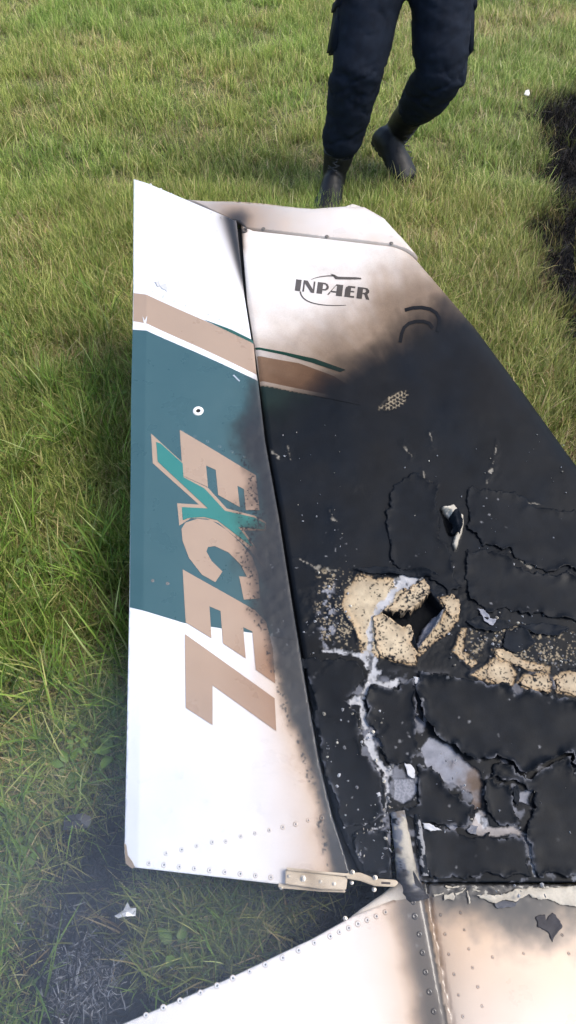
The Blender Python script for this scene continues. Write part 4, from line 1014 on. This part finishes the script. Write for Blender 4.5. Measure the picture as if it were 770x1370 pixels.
def displace(me, fn):
    n = len(me.vertices); co = np.zeros(n * 3, np.float32); me.vertices.foreach_get('co', co); co = co.reshape(-1, 3)
    no = np.zeros(n * 3, np.float32); me.vertices.foreach_get('normal', no); no = no.reshape(-1, 3)
    co = co + no * fn(co)[:, None]; me.vertices.foreach_set('co', co.astype(np.float32).ravel()); me.update()
    me.polygons.foreach_set('use_smooth', np.ones(len(me.polygons), bool))
YF = 3.20
knR = at_y(478, 94, 3.14); anR = at_y(448, 228, 3.18); hpR = at_y(508, -72, 3.30); toR = at_z(434, 284, .045)
knL = at_y(590, 100, 3.13); anL = at_y(530, 176, 3.40); hpL = at_y(592, -78, 3.30); toL = at_z(550, 242, .035)
person = empty('person', ((hpR.x + hpL.x) / 2, 3.25, 0)); PL = person.location.copy()
tag(person, 'person in navy cargo trousers and black boots walking past the fin', 'person')
def padopt(o, par=None): o.parent = par or person; o.matrix_parent_inverse = Matrix.Translation(-PL); return o
mid = lambda a, b_, k: a + (b_ - a) * k
bm = bmesh.new()
lowR = mid(knR, anR, .80)
loft(bm, [(hpR + V((0, 0, .06)), .125, .13), (mid(hpR, knR, .3), .126, .13), (mid(hpR, knR, .62), .113, .118), (mid(hpR, knR, .85), .104, .11), (knR, .098, .104), (mid(knR, anR, .25), .094, .098), (mid(knR, anR, .5), .088, .092), (mid(knR, anR, .70), .078, .082), (lowR, .058, .062), (mid(knR, anR, .84), .05, .054)])
loft(bm, [(hpL + V((0, 0, .06)), .125, .13), (mid(hpL, knL, .3), .122, .13), (mid(hpL, knL, .6), .112, .118), (mid(hpL, knL, .85), .105, .108), (knL + V((0, .01, 0)), .100, .100), (mid(knL, anL, .2) + V((0, 0, -.01)), .092, .096), (mid(knL, anL, .42), .084, .088), (mid(knL, anL, .58), .070, .072), (mid(knL, anL, .66), .056, .058)])
pc = (hpR + hpL) / 2
loft(bm, [(pc + V((0, 0, -.08)), .13, .11), (pc + V((0, .0, .0)), .205, .14), (pc + V((0, 0, .09)), .20, .135), (pc + V((0, 0, .17)), .175, .12)])
me = remesh(bm, .010, 8)
def folds(co):
    x, y, z = co[:, 0], co[:, 1], co[:, 2]
    kn = np.exp(-((z - .45) / .09) ** 2); hem = np.exp(-((z - .24) / .07) ** 2); cr = np.exp(-((z - .72) / .08) ** 2)
    a = fbm(x * 10 + y * 5, z * 26 + x * 9, 601, 3) - .5; b_ = fbm(x * 7, z * 9 + y * 6, 603, 3) - .5; c_ = fbm(x * 30, z * 34, 605, 2) - .5
    rd_ = np.abs(fbm(x * 8 + y * 4 + z * 5, z * 15 - x * 6, 607, 3) - .5)
    return a * .013 * (.35 + kn + hem * 1.1 + cr * .8) + b_ * .010 + c_ * .002 - np.exp(-rd_ / .025) * .008 * (.5 + kn + hem)
displace(me, folds)
M_cloth = noise_mat('navy_cloth', (.0040, .0068, .0140), (.0070, .0115, .0220), 30, .85, 0, .6, 900, .18, .001)
tr = padopt(link('trousers', me, M_cloth))
# cargo pockets
def pocket(c_, nrm, up, wd, hg):
    bm = bmesh.new(); nrm = V(nrm).normalized(); up = V(up).normalized(); sdv = up.cross(nrm).normalized()
    def box(cc, w_, h_, d_):
        vs = [bm.verts.new(cc + sdv * sx * w_ / 2 + up * sy * h_ / 2 + nrm * sz * d_ / 2) for sz in (-1, 1) for sy in (-1, 1) for sx in (-1, 1)]
        for q in ((0, 1, 3, 2), (4, 6, 7, 5), (0, 4, 5, 1), (2, 3, 7, 6), (0, 2, 6, 4), (1, 5, 7, 3)): bm.faces.new([vs[i] for i in q])
    box(c_, wd, hg, .035); box(c_ + up * hg * .42 + nrm * .008, wd * 1.06, hg * .26, .035)
    bmesh.ops.recalc_face_normals(bm, faces=bm.faces)
    bmesh.ops.bevel(bm, geom=list(bm.edges), offset=.008, segments=2, affect='EDGES')
    o = bm_obj('pocket', bm, M_cloth); padopt(o, tr); o.matrix_parent_inverse = Matrix.Identity(4); return o
pocket(mid(hpL, knL, .66) + V((.100, .03, 0)), (1, -.12, 0), hpL - knL, .15, .17)
pocket(mid(hpR, knR, .66) + V((-.098, .03, 0)), (-1, -.12, 0), hpR - knR, .15, .17)
M_boot = noise_mat('boot_leather', (.0035, .0038, .0048), (.008, .0085, .010), 50, .5, 0, .5, 200, .3, .002)
M_sole = noise_mat('boot_rubber', (.006, .006, .0065), (.014, .014, .014), 60, .7, 0, .5)
M_lace = noise_mat('boot_lace', (.02, .02, .022), (.05, .05, .054), 200, .8)
def boot(top, ank, toe, updir, heel_=None):
    """shaft from top to ankle, foot from heel to toe; updir = normal of the sole"""
    fw = (toe - ank) if heel_ is None else (toe - heel_); up = V(updir).normalized()
    if heel_ is None: fw = (fw - up * fw.dot(up)).normalized()
    else: fw.normalize(); up = (up - fw * up.dot(fw)).normalized()
    sd_ = fw.cross(up).normalized()
    sole0 = toe - up * .035 - fw * .0                     # under the toe
    heel = toe - fw * .275
    bm = bmesh.new()
    loft(bm, [(top, .062, .064), (mid(top, ank, .4), .060, .062), (mid(top, ank, .8), .053, .060), (ank, .050, .064), (ank - up * .04 + fw * .005, .046, .066)])
    rings = []
    for k, w_, h_, o_ in ((0, .024, .028, -.012), (.06, .036, .05, 0), (.2, .040, .062, .01), (.36, .040, .06, .012), (.52, .043, .048, .002), (.68, .048, .038, -.006), (.84, .047, .033, -.010), (.95, .036, .026, -.014), (1.0, .018, .016, -.02)):
        w_ *= 1.2; h_ *= 1.06; c_ = heel + fw * .275 * k + up * o_
        rings.append([bm.verts.new(c_ + sd_ * w_ * math.cos(6.28318 * q / 18) + up * h_ * math.sin(6.28318 * q / 18)) for q in range(18)])
    for a, b_ in zip(rings[:-1], rings[1:]):
        for q in range(18): bm.faces.new((a[q], a[(q + 1) % 18], b_[(q + 1) % 18], b_[q]))
    bm.faces.new(rings[0][::-1]); bm.faces.new(rings[-1])
    me = remesh(bm, .006, 5)
    displace(me, lambda co: (fbm(co[:, 0] * 18 + co[:, 1] * 12, co[:, 2] * 34, 621, 3) - .5) * .006)
    o = padopt(link('boot', me, M_boot))
    # sole with heel block and lugs
    bm = bmesh.new(); outl = [(0, .022), (.02, .034), (.07, .036), (.12, .030), (.18, .040), (.22, .046), (.255, .040), (.276, .022), (.284, 0)]
    lo = [heel + fw * a + sd_ * b_ - up * .026 for a, b_ in outl] + [heel + fw * a - sd_ * b_ - up * .026 for a, b_ in outl[::-1][1:]]
    a_ = [bm.verts.new(p + up * .016) for p in lo]; b2 = [bm.verts.new(p - up * .008) for p in lo]; n = len(lo)
    bm.faces.new(a_); bm.faces.new(b2[::-1])
    for i in range(n): bm.faces.new((a_[i], b2[i], b2[(i + 1) % n], a_[(i + 1) % n]))
    for k in range(9):
        if k in (3,): continue
        c_ = heel + fw * (.02 + k * .029) - up * (.038)
        for s_ in (-1, 1):
            vs = [bm.verts.new(c_ + sd_ * s_ * (.018 + dx * .014) + fw * dy * .010 + up * dz * .008) for dz in (-1, 1) for dy in (-1, 1) for dx in (-1, 1)]
            for q in ((0, 1, 3, 2), (4, 6, 7, 5), (0, 4, 5, 1), (2, 3, 7, 6), (0, 2, 6, 4), (1, 5, 7, 3)): bm.faces.new([vs[i] for i in q])
    bmesh.ops.recalc_face_normals(bm, faces=bm.faces)
    so_ = bm_obj('sole', bm, M_sole, o, False); 
    # laces up the front, ending over the instep
    bm = bmesh.new(); sh = (top - ank).normalized(); fr = (fw - sh * fw.dot(sh)).normalized()
    for i in range(8):
        k = i / 7; c_ = mid(ank, top, k * .92) + fr * (.064 - .002 * k); zig = .012 if i % 2 else -.012
        add_tube(bm, [c_ + sd_ * -.028 - fr * .012 - sh * zig, c_ + fr * .002, c_ + sd_ * .028 - fr * .012 + sh * zig], .0028, 6)
    for i in range(3):
        c_ = ank + fw * (.075 + .022 * i) + up * (-.012 - .012 * i); add_tube(bm, [c_ - sd_ * .024 - up * .006, c_ + up * .008, c_ + sd_ * .024 - up * .006], .0028, 6)
    bm_obj('lace', bm, M_lace, o)
    # padded collar
    bm = bmesh.new(); e1 = sd_; e2 = fr
    add_tube(bm, [top + (e1 * math.cos(6.28318 * k / 16) * .060 + e2 * math.sin(6.28318 * k / 16) * .060) for k in range(17)], .007, 8); bm_obj('collar', bm, M_boot, o)
    return o
boot(mid(knR, anR, .78), anR, toR, (0, 0, 1))
fdL = (toL - anL).normalized(); upL = V((.35, -.9, .62)); 
boot(mid(knL, anL, .58), anL, toL, knL - anL, at_y(508, 180, 3.42))
# upper body (above the picture's edge)
M_skin = noise_mat('skin', (.36, .2, .13), (.44, .26, .18), 30, .5, 0, .1)
sh = pc + V((0, -.02, .62)); hd = sh + V((0, -.03, .22))
bm = bmesh.new()
loft(bm, [(sh + V((0, 0, -.06)), .075, .07), (sh + V((0, -.01, .05)), .058, .06), (sh + V((0, -.02, .11)), .056, .062)])
loft(bm, [(hd + V((0, .0, -.12)), .035, .05), (hd + V((0, -.005, -.09)), .058, .085), (hd + V((0, 0, -.03)), .072, .098), (hd + V((0, .005, .03)), .077, .102), (hd + V((0, .01, .08)), .066, .088), (hd + V((0, .01, .115)), .03, .04)])
loft(bm, [(hd + V((0, -.10, .015)), .009, .009), (hd + V((0, -.112, -.02)), .015, .013), (hd + V((0, -.10, -.035)), .012, .010)], 10)
for s_ in (-1, 1):
    loft(bm, [(hd + V((s_ * .074, .015, .02)), .008, .02), (hd + V((s_ * .083, .018, 0)), .009, .022), (hd + V((s_ * .074, .012, -.03)), .007, .012)], 10)
loft(bm, [(pc + V((0, 0, .12)), .12, .08), (pc + V((0, 0, .35)), .13, .085), (pc + V((0, -.01, .54)), .15, .08), (sh + V((0, -.01, .0)), .07, .06)])
for s_, sw in ((-1, -.10), (1, .12)):
    wr = pc + V((s_ * .30, sw, .02)); el = pc + V((s_ * .275, sw * .3 + .03, .29))
    loft(bm, [(pc + V((s_ * .12, 0, .54)), .05, .055), (pc + V((s_ * .19, 0, .53)), .052, .055), (mid(pc + V((s_ * .19, 0, .53)), el, .5), .046, .05), (el + V((0, 0, -.01)), .042, .045)], 14)
    loft(bm, [(el, .042, .045), (mid(el, wr, .4), .038, .04), (wr, .026, .03)], 14)
    loft(bm, [(wr, .026, .03), (wr + V((0, 0, -.05)), .018, .042), (wr + V((0, -.004, -.095)), .015, .042)], 14)
    for q in range(4):
        b0 = wr + V((0, -.034 + q * .021, -.09)); l_ = (.068, .078, .074, .058)[q]
        loft(bm, [(b0, .009, .010), (b0 + V((-s_ * .006, 0, -l_ * .45)), .0085, .009), (b0 + V((-s_ * .02, 0, -l_ * .9)), .0075, .008)], 8)
    b0 = wr + V((0, -.035, -.03)); loft(bm, [(b0, .012, .011), (b0 + V((-s_ * .006, -.024, -.03)), .0105, .010), (b0 + V((-s_ * .012, -.03, -.06)), .008, .008)], 8)
me = remesh(bm, .005, 3); me.polygons.foreach_set('use_smooth', np.ones(len(me.polygons), bool)); body = padopt(link('body', me, M_skin))
bm = bmesh.new()
loft(bm, [(pc + V((0, 0, .10)), .19, .13), (pc + V((0, 0, .25)), .185, .125), (pc + V((0, 0, .42)), .205, .135), (pc + V((0, -.01, .54)), .20, .12), (pc + V((0, -.02, .61)), .13, .09), (pc + V((0, -.025, .645)), .075, .07)])
for s_, sw in ((-1, -.10), (1, .12)):
    el = pc + V((s_ * .275, sw * .3 + .03, .29)); wr = pc + V((s_ * .30, sw, .02)); shd = pc + V((s_ * .19, 0, .55))
    loft(bm, [(shd, .075, .08), (mid(shd, el, .4), .064, .068), (el, .056, .06), (mid(el, wr, .5), .05, .052), (mid(el, wr, .88), .042, .044)], 16)
me = remesh(bm, .010, 6); displace(me, lambda co: (fbm(co[:, 0] * 9, co[:, 2] * 14, 631, 3) - .5) * .02); padopt(link('shirt', me, M_cloth))
bm = bmesh.new(); add_tube(bm, [pc + V((math.cos(6.28318 * k / 24) * .192, math.sin(6.28318 * k / 24) * .135, .125)) for k in range(25)], .02, 8); padopt(bm_obj('belt', bm, M_boot))
bm = bmesh.new(); loft(bm, [(hd + V((0, .03, -.07)), .06, .06), (hd + V((0, .02, .0)), .081, .092), (hd + V((0, .02, .06)), .082, .10), (hd + V((0, .01, .11)), .06, .075), (hd + V((0, .01, .13)), .03, .03)])
me = remesh(bm, .006, 3); displace(me, lambda co: (fbm(co[:, 0] * 60, co[:, 2] * 60, 633, 2) - .5) * .006); padopt(link('hair', me, noise_mat('dark_hair', (.006, .005, .004), (.015, .012, .01), 80, .6)))

# ------------------------------------------------------------------ litter
def shard(name, c_, pts, mat, label, cat, th=.003, tilt=(0, 0, 0)):
    from mathutils import Euler
    bm = bmesh.new(); Rm = Euler(tilt).to_matrix()
    a = [bm.verts.new(Rm @ V((x, y, z + th))) for x, y, z in pts]; b_ = [bm.verts.new(Rm @ V((x, y, z))) for x, y, z in pts]; n = len(a)
    ca = bm.verts.new(Rm @ V((sum(p[0] for p in pts) / n, sum(p[1] for p in pts) / n, th * 2.2))); cb = bm.verts.new(Rm @ V((sum(p[0] for p in pts) / n, sum(p[1] for p in pts) / n, th * 1.0)))
    for i in range(n):
        j = (i + 1) % n; bm.faces.new((a[i], a[j], ca)); bm.faces.new((b_[j], b_[i], cb)); bm.faces.new((a[i], b_[i], b_[j], a[j]))
    o = bm_obj(name, bm, mat, smooth=False); o.location = c_; return tag(o, label, cat)
M_alu = noise_mat('torn_aluminium', (.3, .31, .33), (.5, .51, .53), 60, .4, .3, .3)
shard('metal_scrap', at_z(168, 1219, .045), [(-.02, -.004, 0), (-.004, .002, .006), (.004, .014, .01), (.008, .004, .004), (.018, .002, .002), (.016, -.010, 0), (0, -.008, .003), (-.014, -.009, 0)], M_alu, 'small pale torn scrap in scorched grass below the rudder corner', 'scrap', .002, (.3, .1, .2))
shard('charred_fragment', at_z(103, 1100, .04), [(-.025, -.012, 0), (-.022, .012, .003), (.012, .014, .004), (.027, .006, 0), (.024, -.012, 0)], noise_mat('charred_piece', (.012, .014, .02), (.028, .032, .042), 40, .6), 'dark charred fragment in the grass left of the rudder', 'fragment', .004, (.2, 0, .1))
shard('white_scrap', at_z(704, 126, .07), [(-.014, -.008, 0), (-.01, .012, .004), (.006, .018, .008), (.014, .004, .003), (.012, -.01, 0)], noise_mat('white_chip', (.55, .52, .46), (.75, .72, .66), 60, .6), 'small white scrap on the grass beside the burnt strip', 'scrap', .005, (.6, .2, 0))
shard('red_scrap', at_z(404, -2, .10), [(-.02, -.01, 0), (-.016, .012, .005), (.01, .014, .006), (.02, 0, 0), (.008, -.012, 0)], noise_mat('red_plastic', (.45, .03, .03), (.6, .06, .05), 30, .5), 'small red scrap in the far grass left of the person', 'scrap', .012, (.7, .1, 0))

# ------------------------------------------------------------------ thin smoke still rising from the scorched ground
m = bpy.data.materials.new('smoke'); m.use_nodes = True; t = m.node_tree; t.nodes.clear()
out = t.nodes.new('ShaderNodeOutputMaterial'); vol = t.nodes.new('ShaderNodeVolumePrincipled')
vol.inputs['Color'].default_value = (.66, .77, .97, 1); vol.inputs['Anisotropy'].default_value = .2
tc = t.nodes.new('ShaderNodeTexCoord'); ln = N(t, 'ShaderNodeVectorMath', operation='LENGTH'); t.links.new(tc.outputs['Object'], ln.inputs[0])
mr = N(t, 'ShaderNodeMapRange', interpolation_type='SMOOTHSTEP'); mr.inputs[1].default_value = .25; mr.inputs[2].default_value = .98; mr.inputs[3].default_value = 1; mr.inputs[4].default_value = 0
t.links.new(ln.outputs['Value'], mr.inputs[0])
nz = N(t, 'ShaderNodeTexNoise'); nz.inputs['Scale'].default_value = 2.2; nz.inputs['Detail'].default_value = 3; t.links.new(tc.outputs['Object'], nz.inputs['Vector'])
m2 = N(t, 'ShaderNodeMapRange'); m2.inputs[1].default_value = .3; m2.inputs[2].default_value = .7; m2.inputs[3].default_value = .25; m2.inputs[4].default_value = 1.4
t.links.new(nz.outputs[0], m2.inputs[0])
mu = N(t, 'ShaderNodeMath', operation='MULTIPLY'); t.links.new(mr.outputs[0], mu.inputs[0]); t.links.new(m2.outputs[0], mu.inputs[1])
mu2 = N(t, 'ShaderNodeMath', operation='MULTIPLY', i_1=.7); t.links.new(mu.outputs[0], mu2.inputs[0])
t.links.new(mu2.outputs[0], vol.inputs['Density']); t.links.new(vol.outputs[0], out.inputs['Volume'])
bm = bmesh.new(); bmesh.ops.create_icosphere(bm, subdivisions=3, radius=1.0)
smoke = bm_obj('smoke', bm, m, kind='stuff'); smoke.location = (-.28, .32, .22); smoke.scale = (.62, .50, .36)
